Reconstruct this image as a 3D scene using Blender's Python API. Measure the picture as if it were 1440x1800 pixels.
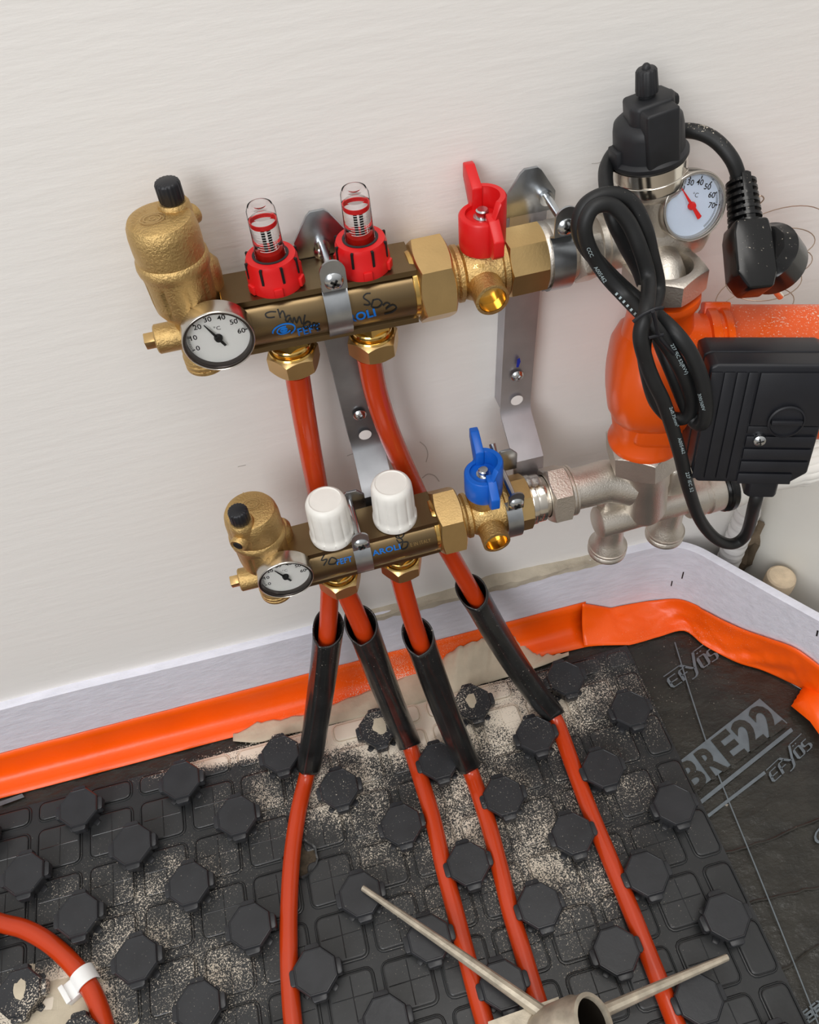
import bpy, bmesh, math, random
from mathutils import Vector, Matrix, Quaternion
from mathutils.bvhtree import BVHTree
from mathutils import noise as mnoise
random.seed(7)
C = bpy.context.scene.collection
for o in list(bpy.data.objects): bpy.data.objects.remove(o)
PI = math.pi
V = Vector
# ---------------------------------------------------------------- camera
FPX = 1463.14
CAM = V((0.34366525, -0.36878256, 0.80867314))
R0 = V((0.96723597, -0.24506062, -0.06633145))   # image right
R1 = V((-0.23142874, -0.74365824, -0.62722657))  # image down
R2 = V((0.1043806, 0.6220271, -0.77600707))      # viewing direction
cd = bpy.data.cameras.new('camera'); cam = bpy.data.objects.new('camera', cd); C.objects.link(cam)
cd.sensor_fit = 'VERTICAL'; cd.sensor_height = 24.0; cd.sensor_width = 19.2
cd.lens = FPX / 1800 * 24.0; cd.clip_start = 0.01
mw = Matrix.Identity(4)
for i in range(3):
    mw[i][0] = R0[i]; mw[i][1] = -R1[i]; mw[i][2] = -R2[i]; mw[i][3] = CAM[i]
cam.matrix_world = mw
bpy.context.scene.camera = cam
# ---------------------------------------------------------------- light
sc = bpy.context.scene
sc.view_settings.view_transform = 'Standard'; sc.view_settings.look = 'None'
sc.view_settings.gamma = 1.0; sc.view_settings.use_curve_mapping = False
sc.view_settings.exposure = -0.18
w = bpy.data.worlds.new('world'); sc.world = w; w.use_nodes = True
bg = w.node_tree.nodes['Background']; bg.inputs[1].default_value = 1.0
_N = w.node_tree.nodes; _L = w.node_tree.links       # a bright ceiling above, duller room below
_tc = _N.new('ShaderNodeTexCoord'); _sx = _N.new('ShaderNodeSeparateXYZ'); _L.new(_tc.outputs['Generated'], _sx.inputs[0])
_cr = _N.new('ShaderNodeValToRGB'); _mr = _N.new('ShaderNodeMapRange'); _mr.inputs['From Min'].default_value = -1; _mr.inputs['From Max'].default_value = 1
_L.new(_sx.outputs[2], _mr.inputs['Value']); _L.new(_mr.outputs['Result'], _cr.inputs['Fac']); _L.new(_cr.outputs['Color'], bg.inputs[0])
_e = _cr.color_ramp.elements; _e[0].position = .25; _e[0].color = (.20, .195, .19, 1); _e[1].position = .92; _e[1].color = (.80, .785, .76, 1)
_m = _e.new(.5); _m.color = (.36, .352, .345, 1)
def area(name, loc, target, sx, sy, power, col):
    l = bpy.data.lights.new(name, 'AREA'); l.shape = 'RECTANGLE'; l.size = sx; l.size_y = sy; l.energy = power; l.color = col
    o = bpy.data.objects.new(name, l); C.objects.link(o); o.location = loc
    o.rotation_euler = (V(target) - V(loc)).to_track_quat('-Z', 'Y').to_euler()
    return o
area('window_light', (-0.9, -1.7, 1.75), (0.35, 0.0, 0.35), 1.1, 1.3, 36, (0.97, 0.98, 1.0))
area('ceiling_bounce', (0.5, -0.5, 2.3), (0.45, 0.0, 0.0), 0.9, 0.9, 13, (1.0, 0.97, 0.93))  # added soft lamp standing in for bounce off the unseen ceiling

# ---------------------------------------------------------------- pixel helpers (points of the place, measured in the photograph)
def ray(x, y): return R0 * ((x - 720) / FPX) + R1 * ((y - 900) / FPX) + R2
def PY(x, y, Y): v = ray(x, y); return CAM + v * ((Y - CAM.y) / v.y)
def PZ(x, y, Z=0.0): v = ray(x, y); return CAM + v * ((Z - CAM.z) / v.z)
def PD(x, y, D): return CAM + ray(x, y) * D
def PX(x, y, X): v = ray(x, y); return CAM + v * ((X - CAM.x) / v.x)

# ---------------------------------------------------------------- materials
MATS = {}
def srgb(h):
    if isinstance(h, str):
        h = h.lstrip('#'); c = [int(h[i:i + 2], 16) / 255 for i in (0, 2, 4)]
    else: c = [v / 255 for v in h]
    return tuple((v / 12.92 if v <= .04045 else ((v + .055) / 1.055) ** 2.4) for v in c) + (1,)
def mat(name, col, rough=.5, metal=0, bump=None, var=None, trans=0, ior=1.45, coat=0, sss=0, spec=.5, dust=None, rvar=None, stretch=None, extra=None):
    """bump = (scale, strength, distance); var = (scale, amount); dust = dust specks, painted glints too (amount, scale)"""
    m = bpy.data.materials.new(name); m.use_nodes = True; nt = m.node_tree; N = nt.nodes; L = nt.links
    b = N['Principled BSDF']; c = col if len(col) == 4 else tuple(col) + (1,)
    b.inputs['Base Color'].default_value = c; b.inputs['Roughness'].default_value = rough; b.inputs['Metallic'].default_value = metal
    b.inputs['IOR'].default_value = ior; b.inputs['Transmission Weight'].default_value = trans
    b.inputs['Coat Weight'].default_value = coat; b.inputs['Specular IOR Level'].default_value = spec
    if sss: b.inputs['Subsurface Weight'].default_value = sss; b.inputs['Subsurface Radius'].default_value = (.01, .01, .012)
    geo = N.new('ShaderNodeNewGeometry'); pos = geo.outputs['Position']
    if stretch:
        mp = N.new('ShaderNodeMapping'); mp.inputs['Scale'].default_value = stretch; L.new(pos, mp.inputs['Vector']); spos = mp.outputs['Vector']
    else: spos = pos
    colout = None
    if var:
        n = N.new('ShaderNodeTexNoise'); n.inputs['Scale'].default_value = var[0]; n.inputs['Detail'].default_value = 5; L.new(spos, n.inputs['Vector'])
        mr = N.new('ShaderNodeMapRange'); mr.inputs['From Min'].default_value = .3; mr.inputs['From Max'].default_value = .7
        mr.inputs['To Min'].default_value = 1 - var[1]; mr.inputs['To Max'].default_value = 1 + var[1]; L.new(n.outputs['Fac'], mr.inputs['Value'])
        hs = N.new('ShaderNodeHueSaturation'); hs.inputs['Color'].default_value = c; L.new(mr.outputs['Result'], hs.inputs['Value'])
        colout = hs.outputs['Color']
    if rvar:
        n = N.new('ShaderNodeTexNoise'); n.inputs['Scale'].default_value = rvar[0]; n.inputs['Detail'].default_value = 4; L.new(spos, n.inputs['Vector'])
        mr = N.new('ShaderNodeMapRange'); mr.inputs['To Min'].default_value = max(0, rough - rvar[1]); mr.inputs['To Max'].default_value = min(1, rough + rvar[1])
        L.new(n.outputs['Fac'], mr.inputs['Value']); L.new(mr.outputs['Result'], b.inputs['Roughness'])
    if dust: colout = dust_glint_nodes(nt, b, pos, colout, c, rough, *dust)
    if colout is not None: L.new(colout, b.inputs['Base Color'])
    h = None
    if bump:
        n = N.new('ShaderNodeTexNoise'); n.inputs['Scale'].default_value = bump[0]; n.inputs['Detail'].default_value = 6; n.inputs['Roughness'].default_value = .6
        L.new(spos, n.inputs['Vector'])
        bp = N.new('ShaderNodeBump'); bp.inputs['Strength'].default_value = bump[1]; bp.inputs['Distance'].default_value = bump[2]
        L.new(n.outputs['Fac'], bp.inputs['Height']); L.new(bp.outputs['Normal'], b.inputs['Normal'])
    MATS[name] = m
    if extra: extra(nt, b, pos)
    return m
DUST_GLINT_C = srgb((226, 214, 196))
# plaster dust lies in real patches on the floor: (x, y, radius x, radius y, density)
PATCH = [(.40, .01, .10, .045, 1.7), (.50, -.02, .09, .05, 1.0), (.33, .018, .10, .024, 1.6), (.22, .022, .09, .012, 1.3), (.34, -.10, .06, .05, .55), (.42, -.10, .09, .08, .68),
         (.47, -.16, .09, .10, .62), (.59, -.03, .08, .06, .52), (.02, -.16, .05, .03, 1.6), (.05, -.195, .035, .03, 1.5), (.09, -.13, .07, .05, .62), (.13, -.09, .08, .04, .55),
         (.30, -.045, .07, .05, .75), (.15, -.18, .07, .05, .58), (.68, -.02, .08, .08, .30), (.23, -.03, .06, .05, .5), (.37, -.17, .07, .05, .45), (.55, -.12, .07, .08, .42), (.05, -.07, .08, .04, .3)]
def dust_glint_nodes(nt, b, pos, colin, c, rough, amount, scale, patches=None, base=.05, up=False):
    N = nt.nodes; L = nt.links
    def math_(op, a, bb=None):
        m = N.new('ShaderNodeMath'); m.operation = op
        for i, v in enumerate((a, bb)):
            if v is None: continue
            if isinstance(v, (int, float)): m.inputs[i].default_value = v
            else: L.new(v, m.inputs[i])
        return m.outputs[0]
    sx = N.new('ShaderNodeSeparateXYZ'); L.new(pos, sx.inputs[0])
    dens = None
    for (x, y, rx, ry, k) in (patches or PATCH):
        dx = math_('MULTIPLY', math_('SUBTRACT', sx.outputs[0], x), 1 / rx); dy = math_('MULTIPLY', math_('SUBTRACT', sx.outputs[1], y), 1 / ry)
        r2 = math_('ADD', math_('MULTIPLY', dx, dx), math_('MULTIPLY', dy, dy))
        g = math_('MULTIPLY', math_('POWER', 2.718, math_('MULTIPLY', r2, -1.0)), k * amount)
        dens = g if dens is None else math_('MAXIMUM', dens, g)
    n1 = N.new('ShaderNodeTexNoise'); n1.inputs['Scale'].default_value = 38; n1.inputs['Detail'].default_value = 4; L.new(pos, n1.inputs['Vector'])
    dens = math_('MULTIPLY', dens, math_('ADD', math_('MULTIPLY', n1.outputs['Fac'], 1.5), .28))
    dens = math_('ADD', dens, base * amount)
    if up:
        g_ = N.new('ShaderNodeNewGeometry'); sn = N.new('ShaderNodeSeparateXYZ'); L.new(g_.outputs['Normal'], sn.inputs[0])
        dens = math_('MULTIPLY', dens, math_('MAXIMUM', sn.outputs[2], 0))
    n2 = N.new('ShaderNodeTexNoise'); n2.inputs['Scale'].default_value = scale; n2.inputs['Detail'].default_value = 3; n2.inputs['Roughness'].default_value = .7; L.new(pos, n2.inputs['Vector'])
    # speckle: where fine noise exceeds a threshold that falls with density
    thr = math_('SUBTRACT', .74, math_('MULTIPLY', dens, .34))
    f = math_('MULTIPLY', math_('SUBTRACT', n2.outputs['Fac'], thr), 13)
    mx = N.new('ShaderNodeClamp'); L.new(f, mx.inputs[0])
    mix = N.new('ShaderNodeMix'); mix.data_type = 'RGBA'; L.new(mx.outputs[0], mix.inputs['Factor'])
    mix.inputs['B'].default_value = DUST_GLINT_C
    if colin is None: mix.inputs['A'].default_value = c
    else: L.new(colin, mix.inputs['A'])
    mr = N.new('ShaderNodeMix'); mr.data_type = 'FLOAT'; L.new(mx.outputs[0], mr.inputs['Factor']); mr.inputs[2].default_value = rough; mr.inputs[3].default_value = .95
    L.new(mr.outputs[0], b.inputs['Roughness'])
    return mix.outputs['Result']

brass_cast = mat('brass_cast', srgb((200, 168, 112)), .40, 1, bump=(620, .7, .0010), var=(60, .10), rvar=(80, .1))
brass_bright = mat('brass_bright', srgb((226, 188, 112)), .17, 1, bump=(300, .05, .0004), var=(70, .06))
brass_nut = mat('brass_nut', srgb((208, 176, 122)), .34, 1, bump=(700, .15, .0005), var=(50, .08))
bronze = mat('bronze_bar', srgb((132, 112, 82)), .36, 1, bump=(260, .05, .0004), var=(26, .10), stretch=(.12, 1, 1))
nickel = mat('nickel', srgb((220, 213, 203)), .40, 1, bump=(700, .4, .0008), var=(60, .06))
nickel_bright = mat('nickel_bright', srgb((222, 216, 206)), .16, 1)
zinc = mat('zinc', srgb((176, 180, 184)), .30, 1, bump=(200, .08, .0005), var=(90, .12))
zinc_light = mat('zinc_strip_light', srgb((186, 184, 188)), .46, 1, bump=(200, .08, .0005), var=(40, .10))
zinc_dark = mat('zinc_strip', srgb((150, 152, 156)), .38, 1, bump=(200, .08, .0005), var=(40, .14))
steel_screw = mat('screw_steel', srgb((205, 208, 210)), .2, 1)
red_plastic = mat('red_plastic', srgb((208, 22, 24)), .36, var=(40, .04), bump=(400, .03, .0004))
blue_plastic = mat('blue_plastic', srgb((12, 92, 190)), .36, var=(40, .04), bump=(400, .03, .0004))
clear = mat('clear_plastic', (1, 1, 1, 1), .02, trans=1, ior=1.10)
glass_mat = mat('dial_glass', (1, 1, 1, 1), .0, trans=1, ior=1.12)
red_clear = mat('red_clear', srgb((206, 34, 24)), .10, trans=.45, ior=1.2)
print_white = mat('print_white', srgb((236, 236, 232)), .6)
print_black = mat('print_black', srgb((14, 14, 14)), .6)
print_blue = mat('print_blue', srgb((8, 104, 190)), .5)
ink_blue = mat('ink_blue', srgb((20, 40, 150)), .5)
print_grey = mat('print_grey', srgb((98, 106, 111)), .55, var=(120, .12))
cable_print = mat('cable_print', srgb((170, 186, 190)), .6)
needle_red = mat('needle_red', srgb((214, 26, 22)), .35)
dial_white = mat('dial_white', srgb((228, 228, 224)), .5)
dial_blue = mat('dial_pale_blue', srgb((196, 208, 226)), .35)
steel_rim = mat('brushed_steel', srgb((196, 190, 182)), .24, 1, bump=(500, .08, .0004))
dark_rim = mat('dark_rim', srgb((86, 80, 78)), .3, 1)
cable_mat = mat('cable_black', srgb((24, 25, 26)), .5, bump=(600, .05, .0004), var=(80, .2), dust=(1.0, 600, [(.615, .058, .03, .02, .55), (.55, .009, .02, .012, .25)], .02, True))
black_rubber = mat('black_rubber', srgb((30, 31, 32)), .55, bump=(600, .05, .0004), var=(80, .2))
black_plastic = mat('black_plastic', srgb((25, 26, 31)), .42, bump=(500, .05, .0003), var=(60, .15))
black_head = mat('black_head', srgb((30, 31, 34)), .5, bump=(300, .12, .0005), var=(60, .3))
black_gloss = mat('black_gloss', srgb((16, 16, 17)), .22, bump=(120, .08, .0006), dust=(1.0, 500, [(.63, .02, .05, .05, .30)], .02, True))
pex = mat('pex_red', srgb((190, 58, 16)), .24, var=(20, .06), bump=(160, .04, .0005), coat=.2)
sleeve_mat = mat('sleeve_black', srgb((28, 29, 29)), .28, bump=(60, .14, .0012), var=(50, .35), dust=(.18, 700), coat=.3)
pump_orange = mat('pump_orange', srgb((232, 88, 16)), .30, bump=(350, .12, .0006), var=(30, .05), dust=(1.0, 700, [(.68, .0, .09, .06, .55)], .0, True))  # the white specks on upward faces are paint glints put into the colour
tape_mat = mat('orange_tape', srgb((255, 94, 6)), .34, bump=(45, .3, .002), var=(20, .06), dust=(1.15, 900))
foam_mat = mat('foam', srgb((222, 222, 232)), .75, bump=(170, .55, .0016), var=(120, .06), sss=.15, stretch=(.35, 1, 1))
wall_mat = mat('wall_paint', srgb((236, 233, 229)), .72, bump=(120, .30, .0015), var=(3.5, .018), stretch=(.15, 1, 1))
wall_r_mat = mat('wall_plaster', srgb((226, 224, 216)), .5, bump=(40, .1, .002), var=(12, .03))
cavity_mat = mat('broken_plaster', srgb((110, 96, 78)), .9, bump=(120, .5, .003), var=(70, .3))
grit_mat = mat('brown_grit', srgb((70, 60, 47)), .9, bump=(200, .6, .003), var=(150, .4))
stud_mat = mat('panel_stud', srgb((42, 43, 46)), .34, bump=(140, .16, .0008), var=(50, .16), dust=(.36, 650))
pad_mat = mat('panel_pad', srgb((46, 47, 48)), .30, bump=(160, .14, .0008), var=(30, .14), dust=(1.05, 900))
panel_mat = mat('panel_black', srgb((40, 41, 42)), .32, bump=(120, .10, .0008), var=(40, .14), dust=(1.0, 900))
film_mat = mat('film_black', srgb((44, 42, 37)), .24, bump=(46, .55, .004), var=(30, .3), dust=(.6, 520), stretch=(1, 1.6, 1))
dust_mat = mat('plaster_dust', srgb((196, 184, 162)), .95, bump=(240, .5, .0012), var=(60, .10))
mortar_mat = mat('mortar', srgb((188, 178, 160)), .95, bump=(300, .6, .0015), var=(60, .14))
white_plastic = mat('white_knob', srgb((232, 230, 224)), .42, bump=(200, .05, .0005), var=(60, .05))
white_clip = mat('white_clip', srgb((240, 240, 238)), .35)
hose_mat = mat('hose_grey', srgb((216, 214, 212)), .25, trans=.25)
tool_mat = mat('tool_metal', srgb((186, 176, 158)), .5, .45, bump=(160, .5, .001), var=(80, .25))
tool_dark = mat('tool_dark', srgb((40, 34, 28)), .6, .6)
cap_mat = mat('stone_cap', srgb((214, 194, 166)), .9, bump=(200, .5, .0015), var=(90, .15))
wire_mat = mat('thin_wire', srgb((170, 150, 132)), .3, .8)
mat('scuff', srgb((192, 188, 182)), .8)
concrete = mat('screed', srgb((150, 142, 130)), .9, bump=(80, .3, .002), var=(30, .1))

# ---------------------------------------------------------------- mesh helpers
def basis(axis, xdir=None):
    z = V(axis).normalized()
    x = V(xdir) if xdir is not None else (V((0, 0, 1)) if abs(z.z) < .9 else V((1, 0, 0)))
    x = (x - z * x.dot(z)).normalized(); y = z.cross(x)
    return x, y, z
class MB:
    def __init__(s): s.v = []; s.f = []
    def add(s, vs, fs):
        o = len(s.v); s.v += [V(p) for p in vs]; s.f += [tuple(i + o for i in f) for f in fs]; return s
    def lathe(s, o, axis, prof, n=40, xdir=None, sides=None, rfun=None):
        """prof: (radius, distance along axis)"""
        x, y, z = basis(axis, xdir); o = V(o); vs = []; rings = []
        for (r, t) in prof:
            if r <= 1e-7: rings.append([len(vs)]); vs.append(o + z * t); continue
            ids = []
            for i in range(n):
                a = 2 * PI * i / n
                rr = r * (rfun(a, t) if rfun else 1)
                ids.append(len(vs)); vs.append(o + z * t + x * (rr * math.cos(a)) + y * (rr * math.sin(a)))
            rings.append(ids)
        fs = []
        for a, b in zip(rings, rings[1:]):
            if len(a) == 1 and len(b) == 1: continue
            for i in range(n):
                j = (i + 1) % n
                if len(a) == 1: fs.append((a[0], b[j], b[i]))
                elif len(b) == 1: fs.append((a[i], a[j], b[0]))
                else: fs.append((a[i], a[j], b[j], b[i]))
        return s.add(vs, fs)
    def cyl(s, o, axis, r, t0, t1, n=32, bev=.0006, xdir=None):
        b = min(bev, r * .4, abs(t1 - t0) * .4)
        return s.lathe(o, axis, [(0, t0), (r - b, t0), (r, t0 + b), (r, t1 - b), (r - b, t1), (0, t1)], n, xdir)
    def bm(s, bm_, M=None):
        bm_.verts.index_update()
        vs = [(M @ v.co if M else v.co.copy()) for v in bm_.verts]; fs = [tuple(v.index for v in f.verts) for f in bm_.faces]
        bm_.free(); return s.add(vs, fs)
    def box(s, c, ax, half, bev=.0006, seg=2):
        """ax: three axes (vectors)"""
        b = bmesh.new(); bmesh.ops.create_cube(b, size=2)
        for v in b.verts: v.co = V((v.co.x * half[0], v.co.y * half[1], v.co.z * half[2]))
        if bev: bmesh.ops.bevel(b, geom=list(b.edges), offset=min(bev, min(half) * .9), segments=seg, affect='EDGES', profile=.5)
        M = Matrix.Identity(4)
        for i in range(3):
            for j in range(3): M[i][j] = V(ax[j]).normalized()[i]
            M[i][3] = c[i]
        return s.bm(b, M)
    def prism(s, poly, o, ax, h0, h1, bev=.0005, seg=2, taper=1.0):
        """poly: 2D points in plane ax[0], ax[1]; extruded along ax[2]"""
        b = bmesh.new(); n = len(poly)
        lo = [b.verts.new((p[0], p[1], h0)) for p in poly]; hi = [b.verts.new((p[0] * taper, p[1] * taper, h1)) for p in poly]
        b.faces.new(lo[::-1]); b.faces.new(hi)
        for i in range(n): b.faces.new((lo[i], lo[(i + 1) % n], hi[(i + 1) % n], hi[i]))
        bmesh.ops.recalc_face_normals(b, faces=list(b.faces))
        if bev:
            es = [e for e in b.edges if len(e.link_faces) == 2 and e.calc_face_angle(0) > .35]
            bmesh.ops.bevel(b, geom=es, offset=bev, segments=seg, affect='EDGES', profile=.5)
        M = Matrix.Identity(4)
        for i in range(3):
            for j in range(3): M[i][j] = V(ax[j]).normalized()[i]
            M[i][3] = o[i]
        return s.bm(b, M)
    def hexnut(s, o, axis, r, h, hole=0, xdir=None, sides=6, chamf=.12):
        """axis from o, height h; circumradius r; hole radius; chamfered both ends"""
        x, y, z = basis(axis, xdir); o = V(o); n = 48; vs = []
        k = PI / sides
        def hexr(a): 
            m = (a % (2 * k)) - k
            return r * math.cos(k) / math.cos(m)
        rin = r * math.cos(k)
        cz = h * chamf
        rows = []
        def ring(f):
            ids = []
            for i in range(n):
                a = 2 * PI * i / n + .0; p = f(a); ids.append(len(vs)); vs.append(o + x * (p[0] * math.cos(a)) + y * (p[0] * math.sin(a)) + z * p[1])
            rows.append(ids)
        def cham(a): return (hexr(a) - rin) / (r - rin)  # 0 at flat centre .. 1 at corner
        if hole: ring(lambda a: (hole, h * .25)); ring(lambda a: (hole, 0))
        else: ring(lambda a: (rin * .3, 0))
        ring(lambda a: (rin * .96, 0))
        ring(lambda a: (hexr(a) - .0002, cz * (.25 + .75 * cham(a))))
        ring(lambda a: (hexr(a), cz * (.35 + .75 * cham(a))))
        ring(lambda a: (hexr(a), h - cz * (.35 + .75 * cham(a))))
        ring(lambda a: (hexr(a) - .0002, h - cz * (.25 + .75 * cham(a))))
        ring(lambda a: (rin * .96, h))
        if hole: ring(lambda a: (hole, h)); ring(lambda a: (hole, h * .25))
        else: ring(lambda a: (rin * .3, h))
        fs = []
        for a, b in zip(rows, rows[1:]):
            for i in range(n): j = (i + 1) % n; fs.append((a[i], a[j], b[j], b[i]))
        if not hole: fs.append(tuple(rows[0][::-1])); fs.append(tuple(rows[-1]))
        return s.add(vs, fs)
    def tube(s, pts, r, n=16, caps=True, smooth=0, rfun=None, up=None, skew0=0, skew1=0, skewdir=None):
        pts = [V(p) for p in pts]
        if smooth: pts = catmull(pts, smooth)
        m = len(pts); rows = []; vs = []
        tans = [(pts[min(i + 1, m - 1)] - pts[max(i - 1, 0)]).normalized() for i in range(m)]
        x, y, z = basis(tans[0], up)
        for i, (p, t) in enumerate(zip(pts, tans)):
            if i:
                q = tans[i - 1].rotation_difference(t); x = (q @ x); x = (x - t * x.dot(t)).normalized()
            y = t.cross(x); ids = []
            for k in range(n):
                a = 2 * PI * k / n; rr = r(i / (m - 1)) if callable(r) else r
                if rfun: rr *= rfun(a, i / (m - 1))
                d = x * math.cos(a) + y * math.sin(a); q = p + d * rr
                if skewdir is not None:
                    w_ = d.dot(skewdir)
                    if i < 4: q += t * skew0 * w_ * (1 - i / 4)
                    if i > m - 5: q += t * skew1 * w_ * (1 - (m - 1 - i) / 4)
                ids.append(len(vs)); vs.append(q)
            rows.append(ids)
        fs = []
        for a, b in zip(rows, rows[1:]):
            for k in range(n): j = (k + 1) % n; fs.append((a[k], a[j], b[j], b[k]))
        if caps: fs.append(tuple(rows[0][::-1])); fs.append(tuple(rows[-1]))
        s.add(vs, fs); return s
    def ribbon(s, left, right, th, nrm):
        """solid strip between two polylines, thickness th along nrm"""
        n = len(left); nn = V(nrm) * th; vs = []
        for a, b in zip(left, right): vs += [V(a), V(b), V(b) + nn, V(a) + nn]
        fs = []
        for i in range(n - 1):
            p = i * 4; q = p + 4
            for k in range(4): j = (k + 1) % 4; fs.append((p + k, p + j, q + j, q + k))
        fs += [(3, 2, 1, 0), tuple(range(n * 4 - 4, n * 4))]
        return s.add(vs, fs)
    def strip(s, pts, half, th):
        """bent flat strip: centreline pts, half-width vector, thickness th (solid, normals from path)"""
        pts = [V(p) for p in pts]; m = len(pts); vs = []; hv = V(half)
        for i, p in enumerate(pts):
            t = (pts[min(i + 1, m - 1)] - pts[max(i - 1, 0)]).normalized(); nn = hv.normalized().cross(t).normalized() * th
            vs += [p - hv, p + hv, p + hv + nn, p - hv + nn]
        fs = []
        for i in range(m - 1):
            a = i * 4; b = a + 4
            for k in range(4): j = (k + 1) % 4; fs.append((a + k, a + j, b + j, b + k))
        fs += [(3, 2, 1, 0), tuple(range(m * 4 - 4, m * 4))]
        return s.add(vs, fs)
    def bvh(s): return BVHTree.FromPolygons([tuple(v) for v in s.v], s.f)
def catmull(P, k):
    P = [V(p) for p in P]; out = []
    Q = [P[0] * 2 - P[1]] + P + [P[-1] * 2 - P[-2]]
    for i in range(1, len(Q) - 2):
        p0, p1, p2, p3 = Q[i - 1:i + 3]
        for j in range(k):
            t = j / k
            out.append(.5 * ((2 * p1) + (p2 - p0) * t + (2 * p0 - 5 * p1 + 4 * p2 - p3) * t * t + (3 * p1 - p0 - 3 * p2 + p3) * t ** 3))
    out.append(P[-1]); return out
def mesh_of(name, mb, m, angle=35, smooth=True):
    me = bpy.data.meshes.new(name); me.from_pydata([tuple(v) for v in mb.v], [], mb.f)
    b = bmesh.new(); b.from_mesh(me); bmesh.ops.recalc_face_normals(b, faces=list(b.faces)); b.to_mesh(me); b.free()
    for p in me.polygons: p.use_smooth = smooth
    if smooth: me.set_sharp_from_angle(angle=math.radians(angle))
    me.materials.append(m); me.update(); return me
def link(name, me, parent=None, loc=None):
    o = bpy.data.objects.new(name, me); C.objects.link(o)
    if loc is not None: o.location = loc
    if parent is not None:
        o.parent = parent
        pw = WORLD.get(parent.name, V((0, 0, 0)))
        if loc is None: o.matrix_parent_inverse = Matrix.Translation(-pw)
        else: o.location = V(loc) - pw
    WORLD[o.name] = V((0, 0, 0)) if (parent is None and loc is None) else (V(loc) if loc is not None else V((0, 0, 0)))
    return o
WORLD = {}
def obj(name, mb, m, parent=None, angle=35, smooth=True): return link(name, mesh_of(name, mb, m, angle, smooth), parent)
def tag(o, label=None, cat=None, group=None, kind=None):
    if label: o['label'] = label
    if cat: o['category'] = cat
    if group: o['group'] = group
    if kind: o['kind'] = kind
    return o
def thing(name, loc, label, cat, group=None):
    o = bpy.data.objects.new(name, None); C.objects.link(o); o.location = loc; o.empty_display_size = .02; WORLD[o.name] = V(loc)
    return tag(o, label, cat, group)
# ---- writing
def glyphs(text, size=1.0, maxlen=None, space=1.0, shear=0, bold=0.0):
    cu = bpy.data.curves.new('t', 'FONT'); cu.body = text; cu.size = size; cu.fill_mode = 'FRONT'; cu.resolution_u = 3; cu.space_character = space; cu.shear = shear; cu.offset = bold
    ob = bpy.data.objects.new('t', cu); C.objects.link(ob)
    dg = bpy.context.evaluated_depsgraph_get(); dg.update()
    me = bpy.data.meshes.new_from_object(ob.evaluated_get(dg))
    bpy.data.objects.remove(ob); bpy.data.curves.remove(cu)
    b = bmesh.new(); b.from_mesh(me); bpy.data.meshes.remove(me)
    bmesh.ops.triangulate(b, faces=list(b.faces))
    if maxlen:
        for _ in range(4):
            es = [e for e in b.edges if e.calc_length() > maxlen]
            if not es: break
            bmesh.ops.subdivide_edges(b, edges=es, cuts=1); bmesh.ops.triangulate(b, faces=list(b.faces))
    b.verts.index_update(); vs = [(v.co.x, v.co.y) for v in b.verts]; fs = [tuple(v.index for v in f.verts) for f in b.faces]; b.free()
    return vs, fs
def stroke2d(pts, w_, k=4):
    P = catmull([V((p[0], p[1], 0)) for p in pts], k) if k > 1 else [V((p[0], p[1], 0)) for p in pts]
    vs = []; n = len(P)
    for i, p in enumerate(P):
        t = (P[min(i + 1, n - 1)] - P[max(i - 1, 0)]).normalized(); d = V((-t.y, t.x, 0)) * w_ / 2
        vs += [(p.x + d.x, p.y + d.y), (p.x - d.x, p.y - d.y)]
    return vs, [(2 * i, 2 * i + 1, 2 * i + 3, 2 * i + 2) for i in range(n - 1)]
def join2d(parts):
    vs = []; fs = []
    for a, b in parts:
        o = len(vs); vs += list(a); fs += [tuple(i + o for i in f) for f in b]
    return vs, fs
def to_px(g, ox, oy, ux, uy, sx=1.0):
    """glyph plane -> photograph pixels: origin, unit baseline direction, text size already in px"""
    L = math.hypot(ux, uy); ux /= L; uy /= L
    return [(ox + x * sx * ux + y * uy, oy + x * sx * uy - y * ux) for x, y in g[0]], g[1]
def decal_on(name, g, tree, m, parent, off=.00025):
    """print lying on a real surface: each outline point is set on the surface it is printed on"""
    vs = []; ok = []
    for (x, y) in g[0]:
        d = ray(x, y).normalized(); h = tree.ray_cast(CAM, d)
        if h[0] is None: vs.append(V((0, 0, 0))); ok.append(False)
        else:
            nn = h[1] if h[1].dot(d) < 0 else -h[1]
            vs.append(h[0] + nn * off); ok.append(True)
    mb = MB(); fs = [f for f in g[1] if all(ok[i] for i in f) and max((vs[a] - vs[b]).length for a in f for b in f) < .03]
    used = sorted({i for f in fs for i in f}); mp = {i: k for k, i in enumerate(used)}
    if not used: return None
    mb.add([vs[i] for i in used], [tuple(mp[i] for i in f) for f in fs])
    return obj(name, mb, m, parent)
def decal_plane(name, g, o, ax, ay, m, parent, off=0.0):
    nn = V(ax).cross(V(ay)).normalized() * off
    mb = MB(); mb.add([V(o) + V(ax) * x + V(ay) * y + nn for x, y in g[0]], g[1]); return obj(name, mb, m, parent)

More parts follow.
